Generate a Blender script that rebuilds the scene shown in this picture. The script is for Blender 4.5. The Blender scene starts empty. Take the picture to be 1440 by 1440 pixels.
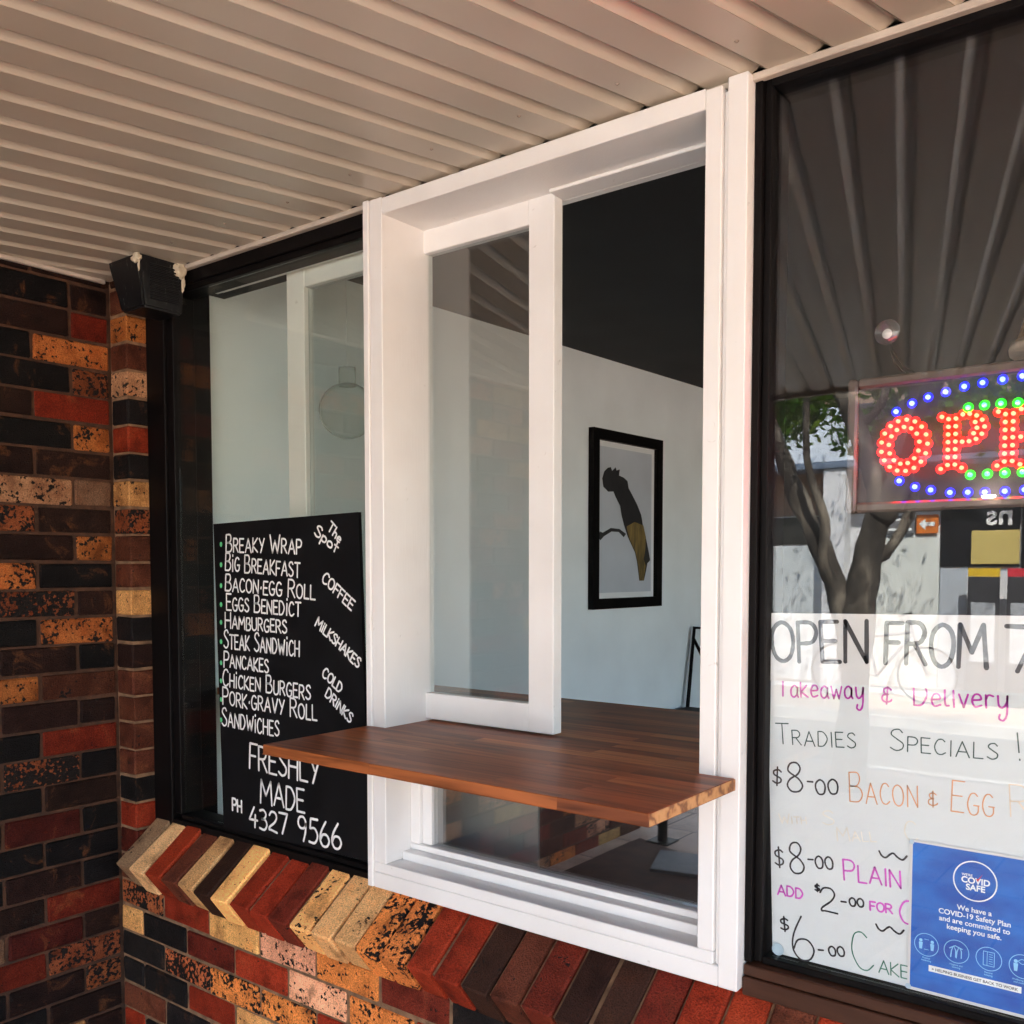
import bpy, bmesh, math, random
from mathutils import Vector, Matrix
random.seed(11)
R = math.radians
scene = bpy.context.scene
C = scene.collection

# ------------------------------------------------------------------ camera, world, sun
cam_d = bpy.data.cameras.new('camera')
cam = bpy.data.objects.new('camera', cam_d); C.objects.link(cam)
cam.location = (0, 0, 1.6)
cam.rotation_euler = (R(87.0), 0, R(37.69))
cam_d.sensor_width = 36; cam_d.sensor_fit = 'HORIZONTAL'
cam_d.lens = 36 * 1333 / 1440
cam_d.shift_y = 149 / 1440
cam_d.clip_start = 0.02; cam_d.clip_end = 500
scene.camera = cam

SUN_DIR = Vector((0.5 * math.cos(R(48)), 0.866 * math.cos(R(48)), math.sin(R(48))))
w = bpy.data.worlds.new('World'); scene.world = w; w.use_nodes = True
nt = w.node_tree
sky = nt.nodes.new('ShaderNodeTexSky'); sky.sky_type = 'NISHITA'; sky.sun_disc = False
sky.sun_elevation = R(48); sky.sun_rotation = math.atan2(SUN_DIR.x, SUN_DIR.y)
bg = nt.nodes['Background']; bg.inputs['Strength'].default_value = 0.13
nt.links.new(sky.outputs['Color'], bg.inputs['Color'])
sd = bpy.data.lights.new('sun', 'SUN'); sd.energy = 5.0; sd.angle = R(0.5); sd.color = (1, 0.95, 0.87)
so = bpy.data.objects.new('sun', sd); C.objects.link(so)
so.rotation_euler = (-SUN_DIR).to_track_quat('-Z', 'Y').to_euler(); so.location = (5, 4, 9)
scene.view_settings.view_transform = 'Standard'; scene.view_settings.look = 'None'
scene.view_settings.exposure = 3.05; scene.view_settings.gamma = 1.0
scene.render.engine = 'CYCLES'
cy = scene.cycles
cy.max_bounces = 14; cy.diffuse_bounces = 7; cy.glossy_bounces = 6; cy.transparent_max_bounces = 24
cy.transmission_bounces = 8; cy.caustics_reflective = False; cy.caustics_refractive = False
cy.sample_clamp_indirect = 6.0; cy.use_denoising = True

# ------------------------------------------------------------------ materials
def new_mat(name):
    m = bpy.data.materials.new(name); m.use_nodes = True
    n = m.node_tree.nodes; l = m.node_tree.links
    return m, n, l, n['Principled BSDF']

def ramp(n, stops):
    r = n.new('ShaderNodeValToRGB'); e = r.color_ramp.elements
    while len(e) < len(stops): e.new(0.5)
    for i, (p, c) in enumerate(stops):
        e[i].position = p; e[i].color = (*c, 1) if len(c) == 3 else c
    return r

def paint(name, col, rough=0.5, var=0.12, scale=6.0, bump=0.05, bscale=60, metallic=0.0, stretch=(1, 1, 1), spec=0.5, col2=None, rv=0.1):
    m, n, l, b = new_mat(name)
    tc = n.new('ShaderNodeTexCoord'); mp = n.new('ShaderNodeMapping'); mp.inputs['Scale'].default_value = stretch
    l.new(tc.outputs['Object'], mp.inputs['Vector'])
    nz = n.new('ShaderNodeTexNoise'); nz.inputs['Scale'].default_value = scale; nz.inputs['Detail'].default_value = 6
    l.new(mp.outputs['Vector'], nz.inputs['Vector'])
    a = tuple(max(0, c * (1 - var)) for c in col); c2 = tuple(min(1, c * (1 + var)) for c in col)
    if col2: a, c2 = col, col2
    r = ramp(n, [(0.3, a), (0.7, c2)]); l.new(nz.outputs['Fac'], r.inputs['Fac'])
    l.new(r.outputs['Color'], b.inputs['Base Color'])
    b.inputs['Roughness'].default_value = rough; b.inputs['Metallic'].default_value = metallic
    b.inputs['Specular IOR Level'].default_value = spec
    rr = n.new('ShaderNodeMapRange'); rr.inputs['To Min'].default_value = max(0, rough - rv); rr.inputs['To Max'].default_value = min(1, rough + rv)
    l.new(nz.outputs['Fac'], rr.inputs['Value']); l.new(rr.outputs['Result'], b.inputs['Roughness'])
    if bump:
        nb = n.new('ShaderNodeTexNoise'); nb.inputs['Scale'].default_value = bscale; nb.inputs['Detail'].default_value = 4
        l.new(mp.outputs['Vector'], nb.inputs['Vector'])
        bp = n.new('ShaderNodeBump'); bp.inputs['Strength'].default_value = bump; bp.inputs['Distance'].default_value = 0.004
        l.new(nb.outputs['Fac'], bp.inputs['Height']); l.new(bp.outputs['Normal'], b.inputs['Normal'])
    return m

def emit(name, col, strength):
    m, n, l, b = new_mat(name)
    b.inputs['Base Color'].default_value = (*col, 1)
    b.inputs['Emission Color'].default_value = (*col, 1); b.inputs['Emission Strength'].default_value = strength
    b.inputs['Roughness'].default_value = 0.3
    return m

def glass(name, tint=(0.9, 0.93, 0.92), f0=0.085, rough=0.0, film=0.0):
    m = bpy.data.materials.new(name); m.use_nodes = True
    n = m.node_tree.nodes; l = m.node_tree.links; n.clear()
    out = n.new('ShaderNodeOutputMaterial')
    geo = n.new('ShaderNodeNewGeometry')
    dot = n.new('ShaderNodeVectorMath'); dot.operation = 'DOT_PRODUCT'
    l.new(geo.outputs['Incoming'], dot.inputs[0]); l.new(geo.outputs['Normal'], dot.inputs[1])
    ab = n.new('ShaderNodeMath'); ab.operation = 'ABSOLUTE'; l.new(dot.outputs['Value'], ab.inputs[0])
    om = n.new('ShaderNodeMath'); om.operation = 'SUBTRACT'; om.inputs[0].default_value = 1; l.new(ab.outputs[0], om.inputs[1])
    pw = n.new('ShaderNodeMath'); pw.operation = 'POWER'; pw.inputs[1].default_value = 5; l.new(om.outputs[0], pw.inputs[0])
    ma = n.new('ShaderNodeMath'); ma.operation = 'MULTIPLY_ADD'; ma.inputs[1].default_value = 1 - f0; ma.inputs[2].default_value = f0
    l.new(pw.outputs[0], ma.inputs[0])
    tr = n.new('ShaderNodeBsdfTransparent'); tr.inputs['Color'].default_value = (*tint, 1)
    gl = n.new('ShaderNodeBsdfGlossy'); gl.inputs['Roughness'].default_value = rough
    # faint waviness of float glass
    mix = n.new('ShaderNodeMixShader')
    l.new(ma.outputs[0], mix.inputs['Fac']); l.new(tr.outputs[0], mix.inputs[1]); l.new(gl.outputs[0], mix.inputs[2])
    last = mix
    if film:
        # dust: a thin patchy diffuse film on the pane
        tc = n.new('ShaderNodeTexCoord'); nz = n.new('ShaderNodeTexNoise'); nz.inputs['Scale'].default_value = 3.0; nz.inputs['Detail'].default_value = 8
        l.new(tc.outputs['Object'], nz.inputs['Vector'])
        mr = n.new('ShaderNodeMapRange'); mr.inputs['From Min'].default_value = 0.35; mr.inputs['From Max'].default_value = 0.75
        mr.inputs['To Min'].default_value = film * 0.25; mr.inputs['To Max'].default_value = film
        l.new(nz.outputs['Fac'], mr.inputs['Value'])
        df = n.new('ShaderNodeBsdfDiffuse'); df.inputs['Color'].default_value = (0.55, 0.55, 0.53, 1)
        mx = n.new('ShaderNodeMixShader'); l.new(mr.outputs[0], mx.inputs['Fac']); l.new(mix.outputs[0], mx.inputs[1]); l.new(df.outputs[0], mx.inputs[2])
        last = mx
    l.new(last.outputs[0], out.inputs['Surface'])
    return m

def brick_mat():
    m, n, l, b = new_mat('clinker brick')
    at = n.new('ShaderNodeAttribute'); at.attribute_name = 'bcol'
    ap = n.new('ShaderNodeAttribute'); ap.attribute_name = 'bpar'
    sp = n.new('ShaderNodeSeparateXYZ'); l.new(ap.outputs['Vector'], sp.inputs[0])
    tc = n.new('ShaderNodeTexCoord')
    off = n.new('ShaderNodeVectorMath'); off.operation = 'ADD'
    cmb = n.new('ShaderNodeCombineXYZ'); l.new(sp.outputs['Y'], cmb.inputs['X']); l.new(sp.outputs['Y'], cmb.inputs['Z'])
    l.new(tc.outputs['Object'], off.inputs[0]); l.new(cmb.outputs[0], off.inputs[1])
    # broad kiln flashing within a brick
    n1 = n.new('ShaderNodeTexNoise'); n1.inputs['Scale'].default_value = 14; n1.inputs['Detail'].default_value = 3
    l.new(off.outputs[0], n1.inputs['Vector'])
    r1 = ramp(n, [(0.28, (0.34, 0.28, 0.27)), (0.46, (0.95, 0.92, 0.9)), (0.6, (1.05, 1.05, 1.05)), (0.75, (1.25, 1.05, 0.9))]); l.new(n1.outputs['Fac'], r1.inputs['Fac'])
    mu = n.new('ShaderNodeMix'); mu.data_type = 'RGBA'; mu.blend_type = 'MULTIPLY'; mu.inputs['Factor'].default_value = 0.85
    l.new(at.outputs['Color'], mu.inputs['A']); l.new(r1.outputs['Color'], mu.inputs['B'])
    n4 = n.new('ShaderNodeTexNoise'); n4.inputs['Scale'].default_value = 10; n4.inputs['Detail'].default_value = 5; n4.inputs['Roughness'].default_value = .65; n4.inputs['Distortion'].default_value = .8
    o4 = n.new('ShaderNodeVectorMath'); o4.operation = 'ADD'; o4.inputs[1].default_value = (7, 3, 5); l.new(off.outputs[0], o4.inputs[0]); l.new(o4.outputs[0], n4.inputs['Vector'])
    k4 = ramp(n, [(.42, (0, 0, 0)), (.62, (.55, .55, .55))]); l.new(n4.outputs['Fac'], k4.inputs['Fac'])
    mk = n.new('ShaderNodeMix'); mk.data_type = 'RGBA'; kz = n.new('ShaderNodeMath'); kz.operation = 'MULTIPLY'; l.new(k4.outputs['Color'], kz.inputs[0]); l.new(sp.outputs['Z'], kz.inputs[1]); l.new(kz.outputs[0], mk.inputs['Factor']); l.new(mu.outputs['Result'], mk.inputs['A'])
    hs_ = n.new('ShaderNodeMix'); hs_.data_type = 'RGBA'; hs_.blend_type = 'MULTIPLY'; hs_.inputs['Factor'].default_value = 1; hs_.inputs['B'].default_value = (.42, .24, .17, 1)
    l.new(mu.outputs['Result'], hs_.inputs['A']); l.new(hs_.outputs['Result'], mk.inputs['B'])
    k5 = ramp(n, [(.30, (.22, .22, .22)), (.42, (0, 0, 0))]); l.new(n4.outputs['Fac'], k5.inputs['Fac'])
    m5 = n.new('ShaderNodeMix'); m5.data_type = 'RGBA'; ky = n.new('ShaderNodeMath'); ky.operation = 'MULTIPLY'; l.new(k5.outputs['Color'], ky.inputs[0]); l.new(sp.outputs['Z'], ky.inputs[1]); l.new(ky.outputs[0], m5.inputs['Factor']); l.new(mk.outputs['Result'], m5.inputs['A']); m5.inputs['B'].default_value = (.42, .15, .05, 1)
    mu = m5
    # iron spots
    n2 = n.new('ShaderNodeTexNoise'); n2.inputs['Scale'].default_value = 85; n2.inputs['Detail'].default_value = 3.5; n2.inputs['Roughness'].default_value = 0.55
    l.new(off.outputs[0], n2.inputs['Vector'])
    n2b = n.new('ShaderNodeTexNoise'); n2b.inputs['Scale'].default_value = 17; n2b.inputs['Detail'].default_value = 1; l.new(off.outputs[0], n2b.inputs['Vector'])
    ad = n.new('ShaderNodeMath'); ad.operation = 'MULTIPLY_ADD'; ad.inputs[1].default_value = 0.55; l.new(n2b.outputs['Fac'], ad.inputs[0]); l.new(n2.outputs['Fac'], ad.inputs[2])
    th = n.new('ShaderNodeMapRange'); th.inputs['From Min'].default_value = 0; th.inputs['From Max'].default_value = 1
    th.inputs['To Min'].default_value = 1.12; th.inputs['To Max'].default_value = 0.66
    l.new(sp.outputs['X'], th.inputs['Value'])
    su = n.new('ShaderNodeMath'); su.operation = 'SUBTRACT'; l.new(ad.outputs[0], su.inputs[0]); l.new(th.outputs[0], su.inputs[1])
    ms = n.new('ShaderNodeMapRange'); ms.inputs['From Min'].default_value = 0.0; ms.inputs['From Max'].default_value = 0.045
    l.new(su.outputs[0], ms.inputs['Value'])
    m2 = n.new('ShaderNodeMix'); m2.data_type = 'RGBA'; l.new(ms.outputs[0], m2.inputs['Factor'])
    l.new(mu.outputs['Result'], m2.inputs['A']); m2.inputs['B'].default_value = (0.012, 0.009, 0.008, 1)
    # fine grain
    n3 = n.new('ShaderNodeTexNoise'); n3.inputs['Scale'].default_value = 260; n3.inputs['Detail'].default_value = 3; l.new(tc.outputs['Object'], n3.inputs['Vector'])
    r3 = ramp(n, [(0.3, (0.55, 0.55, 0.55)), (0.7, (1.3, 1.3, 1.3))]); l.new(n3.outputs['Fac'], r3.inputs['Fac'])
    m3 = n.new('ShaderNodeMix'); m3.data_type = 'RGBA'; m3.blend_type = 'MULTIPLY'; m3.inputs['Factor'].default_value = 1
    l.new(m2.outputs['Result'], m3.inputs['A']); l.new(r3.outputs['Color'], m3.inputs['B'])
    l.new(m3.outputs['Result'], b.inputs['Base Color'])
    b.inputs['Roughness'].default_value = 0.7; b.inputs['Specular IOR Level'].default_value = 0.16
    hs = n.new('ShaderNodeMath'); hs.operation = 'MULTIPLY_ADD'; hs.inputs[1].default_value = -0.5
    l.new(ms.outputs[0], hs.inputs[0]); l.new(n3.outputs['Fac'], hs.inputs[2])
    ha = n.new('ShaderNodeMath'); ha.operation = 'MULTIPLY_ADD'; ha.inputs[1].default_value = 1.2; l.new(n1.outputs['Fac'], ha.inputs[0]); l.new(hs.outputs[0], ha.inputs[2])
    bp = n.new('ShaderNodeBump'); bp.inputs['Strength'].default_value = 0.75; bp.inputs['Distance'].default_value = 0.005
    l.new(ha.outputs[0], bp.inputs['Height']); l.new(bp.outputs['Normal'], b.inputs['Normal'])
    return m

def wood_mat():
    m, n, l, b = new_mat('oiled hardwood staves')
    tc = n.new('ShaderNodeTexCoord')
    bt = n.new('ShaderNodeTexBrick'); bt.offset = 0.37; bt.offset_frequency = 2; bt.squash = 1.0
    bt.inputs['Color1'].default_value = (0.0, 0, 0, 1); bt.inputs['Color2'].default_value = (1, 1, 1, 1)
    bt.inputs['Mortar'].default_value = (0.3, 0.3, 0.3, 1); bt.inputs['Scale'].default_value = 1.0
    bt.inputs['Mortar Size'].default_value = 0.0004; bt.inputs['Mortar Smooth'].default_value = 0.0
    bt.inputs['Brick Width'].default_value = 0.47; bt.inputs['Row Height'].default_value = 0.043; bt.inputs['Bias'].default_value = 0
    l.new(tc.outputs['Object'], bt.inputs['Vector'])
    mp = n.new('ShaderNodeMapping'); mp.inputs['Scale'].default_value = (2.2, 34, 34)
    adv = n.new('ShaderNodeVectorMath'); adv.operation = 'MULTIPLY_ADD'; adv.inputs[1].default_value = (3.1, 5.7, 2.0)
    l.new(bt.outputs['Color'], adv.inputs[0]); l.new(tc.outputs['Object'], adv.inputs[2]); l.new(adv.outputs[0], mp.inputs['Vector'])
    nz = n.new('ShaderNodeTexNoise'); nz.inputs['Scale'].default_value = 1.6; nz.inputs['Detail'].default_value = 7; nz.inputs['Distortion'].default_value = 0.6
    l.new(mp.outputs[0], nz.inputs['Vector'])
    rs = ramp(n, [(0.0, (0.16, 0.040, 0.013)), (0.45, (0.25, 0.068, 0.020)), (0.8, (0.34, 0.10, 0.030)), (1.0, (0.45, 0.165, 0.052))])
    l.new(bt.outputs['Color'], rs.inputs['Fac'])
    rg = ramp(n, [(0.28, (0.38, 0.34, 0.32)), (0.5, (0.95, 0.95, 0.95)), (0.75, (1.3, 1.28, 1.2))]); l.new(nz.outputs['Fac'], rg.inputs['Fac'])
    mu = n.new('ShaderNodeMix'); mu.data_type = 'RGBA'; mu.blend_type = 'MULTIPLY'; mu.inputs['Factor'].default_value = 1
    l.new(rs.outputs['Color'], mu.inputs['A']); l.new(rg.outputs['Color'], mu.inputs['B'])
    l.new(mu.outputs['Result'], b.inputs['Base Color'])
    b.inputs['Roughness'].default_value = 0.4; b.inputs['Specular IOR Level'].default_value = 0.28
    bp = n.new('ShaderNodeBump'); bp.inputs['Strength'].default_value = 0.12; bp.inputs['Distance'].default_value = 0.002
    l.new(nz.outputs['Fac'], bp.inputs['Height']); l.new(bp.outputs['Normal'], b.inputs['Normal'])
    return m

def paver_mat(name, c1, c2, cm, bw, rh):
    m, n, l, b = new_mat(name)
    tc = n.new('ShaderNodeTexCoord')
    bt = n.new('ShaderNodeTexBrick'); bt.inputs['Scale'].default_value = 1
    bt.inputs['Color1'].default_value = (*c1, 1); bt.inputs['Color2'].default_value = (*c2, 1); bt.inputs['Mortar'].default_value = (*cm, 1)
    bt.inputs['Mortar Size'].default_value = 0.006; bt.inputs['Brick Width'].default_value = bw; bt.inputs['Row Height'].default_value = rh
    l.new(tc.outputs['Object'], bt.inputs['Vector'])
    nz = n.new('ShaderNodeTexNoise'); nz.inputs['Scale'].default_value = 5; nz.inputs['Detail'].default_value = 9; l.new(tc.outputs['Object'], nz.inputs['Vector'])
    r = ramp(n, [(0.3, (0.7, 0.68, 0.66)), (0.7, (1.15, 1.15, 1.15))]); l.new(nz.outputs['Fac'], r.inputs['Fac'])
    mu = n.new('ShaderNodeMix'); mu.data_type = 'RGBA'; mu.blend_type = 'MULTIPLY'; mu.inputs['Factor'].default_value = 1
    l.new(bt.outputs['Color'], mu.inputs['A']); l.new(r.outputs['Color'], mu.inputs['B']); l.new(mu.outputs['Result'], b.inputs['Base Color'])
    b.inputs['Roughness'].default_value = 0.85
    return m

WHITE = paint('white gloss paint', (0.80, 0.785, 0.77), 0.38, 0.035, 9, 0.06, 40)
def painted_timber():
    m, n, l, b = new_mat('brushed white gloss')
    tc = n.new('ShaderNodeTexCoord'); mp = n.new('ShaderNodeMapping'); mp.inputs['Scale'].default_value = (60, 60, 5); l.new(tc.outputs['Object'], mp.inputs['Vector'])
    br_ = n.new('ShaderNodeTexNoise'); br_.inputs['Scale'].default_value = 3; br_.inputs['Detail'].default_value = 5; l.new(mp.outputs[0], br_.inputs['Vector'])
    nz = n.new('ShaderNodeTexNoise'); nz.inputs['Scale'].default_value = 5; nz.inputs['Detail'].default_value = 7; l.new(tc.outputs['Object'], nz.inputs['Vector'])
    r = ramp(n, [(.3, (.79, .77, .75)), (.7, (.85, .84, .825))]); l.new(nz.outputs['Fac'], r.inputs['Fac'])
    sc_ = n.new('ShaderNodeTexNoise'); sc_.inputs['Scale'].default_value = 26; sc_.inputs['Detail'].default_value = 6; sc_.inputs['Distortion'].default_value = 1.2; l.new(tc.outputs['Object'], sc_.inputs['Vector'])
    k = ramp(n, [(.70, (0, 0, 0)), (.78, (.55, .55, .55))]); l.new(sc_.outputs['Fac'], k.inputs['Fac'])
    mx = n.new('ShaderNodeMix'); mx.data_type = 'RGBA'; l.new(k.outputs['Color'], mx.inputs['Factor']); l.new(r.outputs['Color'], mx.inputs['A']); mx.inputs['B'].default_value = (.42, .38, .34, 1)
    l.new(mx.outputs['Result'], b.inputs['Base Color']); b.inputs['Roughness'].default_value = .36
    bp = n.new('ShaderNodeBump'); bp.inputs['Strength'].default_value = .22; bp.inputs['Distance'].default_value = .002; l.new(br_.outputs['Fac'], bp.inputs['Height']); l.new(bp.outputs['Normal'], b.inputs['Normal'])
    return m
WHITE = painted_timber()
def scuffed_plastic():
    m, n, l, b = new_mat('scuffed black plastic')
    tc = n.new('ShaderNodeTexCoord'); mp = n.new('ShaderNodeMapping'); mp.inputs['Scale'].default_value = (70, 70, 14); l.new(tc.outputs['Object'], mp.inputs['Vector'])
    nz = n.new('ShaderNodeTexNoise'); nz.inputs['Scale'].default_value = 1.6; nz.inputs['Detail'].default_value = 7; nz.inputs['Roughness'].default_value = .7; l.new(mp.outputs[0], nz.inputs['Vector'])
    r = ramp(n, [(.56, (.006, .006, .007)), (.64, (.03, .03, .03)), (.76, (.30, .28, .25))]); l.new(nz.outputs['Fac'], r.inputs['Fac']); l.new(r.outputs['Color'], b.inputs['Base Color'])
    b.inputs['Roughness'].default_value = .4; b.inputs['Specular IOR Level'].default_value = .3
    return m
SCUFF = scuffed_plastic()
CREAM = paint('cream painted soffit', (0.485, 0.42, 0.335), 0.33, 0.10, 1.7, 0.04, 30, col2=(0.55, 0.50, 0.415), spec=0.55, rv=0.025)
TRIM = paint('cream trim', (0.52, 0.45, 0.38), 0.5, 0.15, 12, 0.05)
BLACKAL = paint('black anodised aluminium', (0.005, 0.004, 0.004), 0.5, 0.25, 8, 0.03, spec=0.1)
BROWNAL = paint('brown anodised aluminium', (0.050, 0.019, 0.010), 0.45, 0.2, 10, 0.03, stretch=(1, 8, 8), spec=0.25)
MORTAR_SHADE = paint('shaded mortar', (0.060, 0.025, 0.012), 0.95, 0.45, 26, 1.0, 120)  # mortar darkened: the left wall's shade is in the colour
MORTAR = paint('sandy mortar', (0.20, 0.11, 0.058), 0.95, 0.45, 26, 1.0, 120)
BRICK = brick_mat(); WOOD = wood_mat()
BOARD = paint('blackboard', (0.005, 0.005, 0.006), 0.6, 0.3, 14, 0.03, 80, spec=0.15)
CHALK = paint('white paint marker', (0.86, 0.86, 0.85), 0.7, 0.05, 60, 0)
GREEN = paint('green paint marker', (0.12, 0.62, 0.25), 0.7, 0.1, 60, 0)
GLASS_L = glass('left shop glass', (0.97, 0.995, 0.97), 0.045, film=0.006)
GLASS_S = glass('sash glass', (0.90, 0.925, 0.92), 0.135, film=0.025)
GLASS_R = glass('right shop glass', (0.985, 0.99, 0.99), 0.045)
GLASS_P = glass('lower pane glass', (0.97, 0.975, 0.97), 0.25)
GLOBE = glass('frosted globe glass', (.965, .98, .97), 0.012, rough=.4, film=.20)
PLASTER = paint('pale blue grey plaster', (0.82, 0.895, 0.935), 0.8, 0.06, 2.2, 0.15, 25)
DARKCEIL = paint('charcoal ceiling paint', (0.010, 0.010, 0.011), 0.8, 0.2, 3, 0)
DARKWALL = paint('charcoal wall paint', (0.016, 0.015, 0.015), 0.75, 0.2, 3, 0)
DARKFLOOR = paint('dark timber floor', (0.018, 0.012, 0.009), 0.8, 0.3, 4, 0.05, stretch=(1, 8, 1), spec=0.1)
BLACKPL = paint('black plastic', (0.006, 0.006, 0.007), 0.45, 0.4, 30, 0.25, 120, spec=0.25)
FOAM = paint('expanding foam', (0.62, 0.54, 0.40), 0.9, 0.2, 30, 0.6, 60)
BLUEPL = paint('blue plastic', (0.006, 0.014, 0.07), 0.4, 0.2, 20, 0)
PAPER = paint('white card', (0.70, 0.74, 0.745), 0.75, 0.02, 3, 0.03, 20)
PAPER2 = paint('bright white paper', (0.70, 0.70, 0.69), 0.75, 0.02, 3, 0.03, 20)
def ink(name, c): return paint(name, c, 0.6, 0.12, 30, 0)
INK = {'k': ink('black marker', (0.014, 0.014, 0.018)), 'g': ink('grey marker', (0.05, 0.048, 0.05)), 'm': ink('magenta marker', (0.46, 0.02, 0.36)), 'p': ink('pink marker', (0.72, 0.12, 0.62)),
       't': ink('dark green marker', (0.03, 0.07, 0.06)), 'o': ink('orange marker', (0.75, 0.36, 0.17)), 'f': ink('faded orange marker', (0.80, 0.66, 0.50)), 'e': ink('green marker', (0.03, 0.20, 0.13)),
       'y': ink('faded yellow marker', (0.80, 0.76, 0.66)), 'w': ink('white print', (0.85, 0.9, 0.92)), 'c': ink('light blue print', (0.28, 0.62, 0.90)), 'r': ink('red print', (0.6, 0.02, 0.03))}

# ------------------------------------------------------------------ mesh helpers
def link(name, bm, mat, parent=None, smooth=False):
    me = bpy.data.meshes.new(name)
    bmesh.ops.recalc_face_normals(bm, faces=bm.faces)
    bm.to_mesh(me); bm.free()
    if smooth:
        for p in me.polygons: p.use_smooth = True
    o = bpy.data.objects.new(name, me); C.objects.link(o)
    if mat: me.materials.append(mat)
    if parent:
        o.parent = parent
        o.matrix_parent_inverse = Matrix.Translation(parent.location).inverted() if parent.rotation_euler.to_quaternion().angle < 1e-6 else parent.matrix_basis.inverted()
    return o

def tag(o, label=None, cat=None, group=None, kind=None):
    if label: o['label'] = label
    if cat: o['category'] = cat
    if group: o['group'] = group
    if kind: o['kind'] = kind
    return o

def thing(name, label, cat, loc, group=None):
    o = bpy.data.objects.new(name, None); C.objects.link(o); o.location = loc
    o.empty_display_size = 0.1
    return tag(o, label, cat, group)

def bx(bm, x0, x1, y0, y1, z0, z1, ch=0.0, M=None):
    """box with all edges chamfered"""
    if x1 < x0: x0, x1 = x1, x0
    if y1 < y0: y0, y1 = y1, y0
    if z1 < z0: z0, z1 = z1, z0
    fs = []
    if ch <= 0:
        v = [bm.verts.new((x, y, z)) for x in (x0, x1) for y in (y0, y1) for z in (z0, z1)]
        for f in ((0, 1, 3, 2), (4, 6, 7, 5), (0, 4, 5, 1), (2, 3, 7, 6), (0, 2, 6, 4), (1, 5, 7, 3)):
            fs.append(bm.faces.new([v[i] for i in f]))
        vs = v
    else:
        V = {}
        X = (x0, x1); Y = (y0, y1); Z = (z0, z1)
        for i in (0, 1):
            for j in (0, 1):
                for k in (0, 1):
                    sx = 1 if i == 0 else -1; sy = 1 if j == 0 else -1; sz = 1 if k == 0 else -1
                    V[i, j, k, 0] = bm.verts.new((X[i], Y[j] + sy * ch, Z[k] + sz * ch))
                    V[i, j, k, 1] = bm.verts.new((X[i] + sx * ch, Y[j], Z[k] + sz * ch))
                    V[i, j, k, 2] = bm.verts.new((X[i] + sx * ch, Y[j] + sy * ch, Z[k]))
        F = lambda *a: fs.append(bm.faces.new([V[q] for q in a]))
        for i in (0, 1): F((i, 0, 0, 0), (i, 1, 0, 0), (i, 1, 1, 0), (i, 0, 1, 0))
        for j in (0, 1): F((0, j, 0, 1), (1, j, 0, 1), (1, j, 1, 1), (0, j, 1, 1))
        for k in (0, 1): F((0, 0, k, 2), (1, 0, k, 2), (1, 1, k, 2), (0, 1, k, 2))
        for i in (0, 1):
            for j in (0, 1):
                F((i, j, 0, 0), (i, j, 1, 0), (i, j, 1, 1), (i, j, 0, 1))
        for i in (0, 1):
            for k in (0, 1):
                F((i, 0, k, 0), (i, 1, k, 0), (i, 1, k, 2), (i, 0, k, 2))
        for j in (0, 1):
            for k in (0, 1):
                F((0, j, k, 1), (1, j, k, 1), (1, j, k, 2), (0, j, k, 2))
        for i in (0, 1):
            for j in (0, 1):
                for k in (0, 1): F((i, j, k, 0), (i, j, k, 1), (i, j, k, 2))
        vs = list(V.values())
    if M is not None:
        for v in vs: v.co = M @ v.co
    return fs

def box_obj(name, mat, dims, parent=None, ch=0.002):
    bm = bmesh.new(); bx(bm, *dims, ch=ch); return link(name, bm, mat, parent)

def tube(bm, pts, r, seg=10, caps=True):
    pts = [Vector(p) for p in pts]
    rs = r if isinstance(r, (list, tuple)) else [r] * len(pts)
    rings = []; up = None
    for i, p in enumerate(pts):
        d = (pts[min(i + 1, len(pts) - 1)] - pts[max(i - 1, 0)]).normalized()
        if up is None:
            up = Vector((0, 0, 1)) if abs(d.z) < 0.9 else Vector((1, 0, 0))
        a = d.cross(up).normalized(); b = a.cross(d).normalized(); up = b
        rings.append([bm.verts.new(p + (a * math.cos(t) + b * math.sin(t)) * rs[i]) for t in [2 * math.pi * k / seg for k in range(seg)]])
    for i in range(len(rings) - 1):
        for k in range(seg):
            bm.faces.new((rings[i][k], rings[i][(k + 1) % seg], rings[i + 1][(k + 1) % seg], rings[i + 1][k]))
    if caps:
        bm.faces.new(rings[0]); bm.faces.new(rings[-1])

def lathe(bm, prof, cen, seg=24, axis='Z', M=None):
    rings = []
    for (r, h) in prof:
        ring = []
        for k in range(seg):
            t = 2 * math.pi * k / seg
            p = Vector((r * math.cos(t), r * math.sin(t), h))
            if axis == 'Y': p = Vector((p.x, p.z, p.y))
            if axis == 'X': p = Vector((p.z, p.x, p.y))
            if M is not None: p = M @ p
            ring.append(bm.verts.new(p + Vector(cen)))
        rings.append(ring)
    for i in range(len(rings) - 1):
        for k in range(seg):
            bm.faces.new((rings[i][k], rings[i][(k + 1) % seg], rings[i + 1][(k + 1) % seg], rings[i + 1][k]))
    bm.faces.new(rings[0]); bm.faces.new(rings[-1])

def plate(bm, poly, y, th=0.0008):
    """flat polygon in the xz plane with a little thickness, front face at y-th"""
    f = [bm.verts.new((x, y - th, z)) for x, z in poly]; b = [bm.verts.new((x, y, z)) for x, z in poly]
    bm.faces.new(f); bm.faces.new(b[::-1]); n = len(poly)
    for i in range(n): bm.faces.new((f[i], f[(i + 1) % n], b[(i + 1) % n], b[i]))

def circ(cx, cz, rx, rz=None, n=36):
    rz = rz or rx
    return [(cx + rx * math.cos(2 * math.pi * k / n), cz + rz * math.sin(2 * math.pi * k / n)) for k in range(n)]

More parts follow.
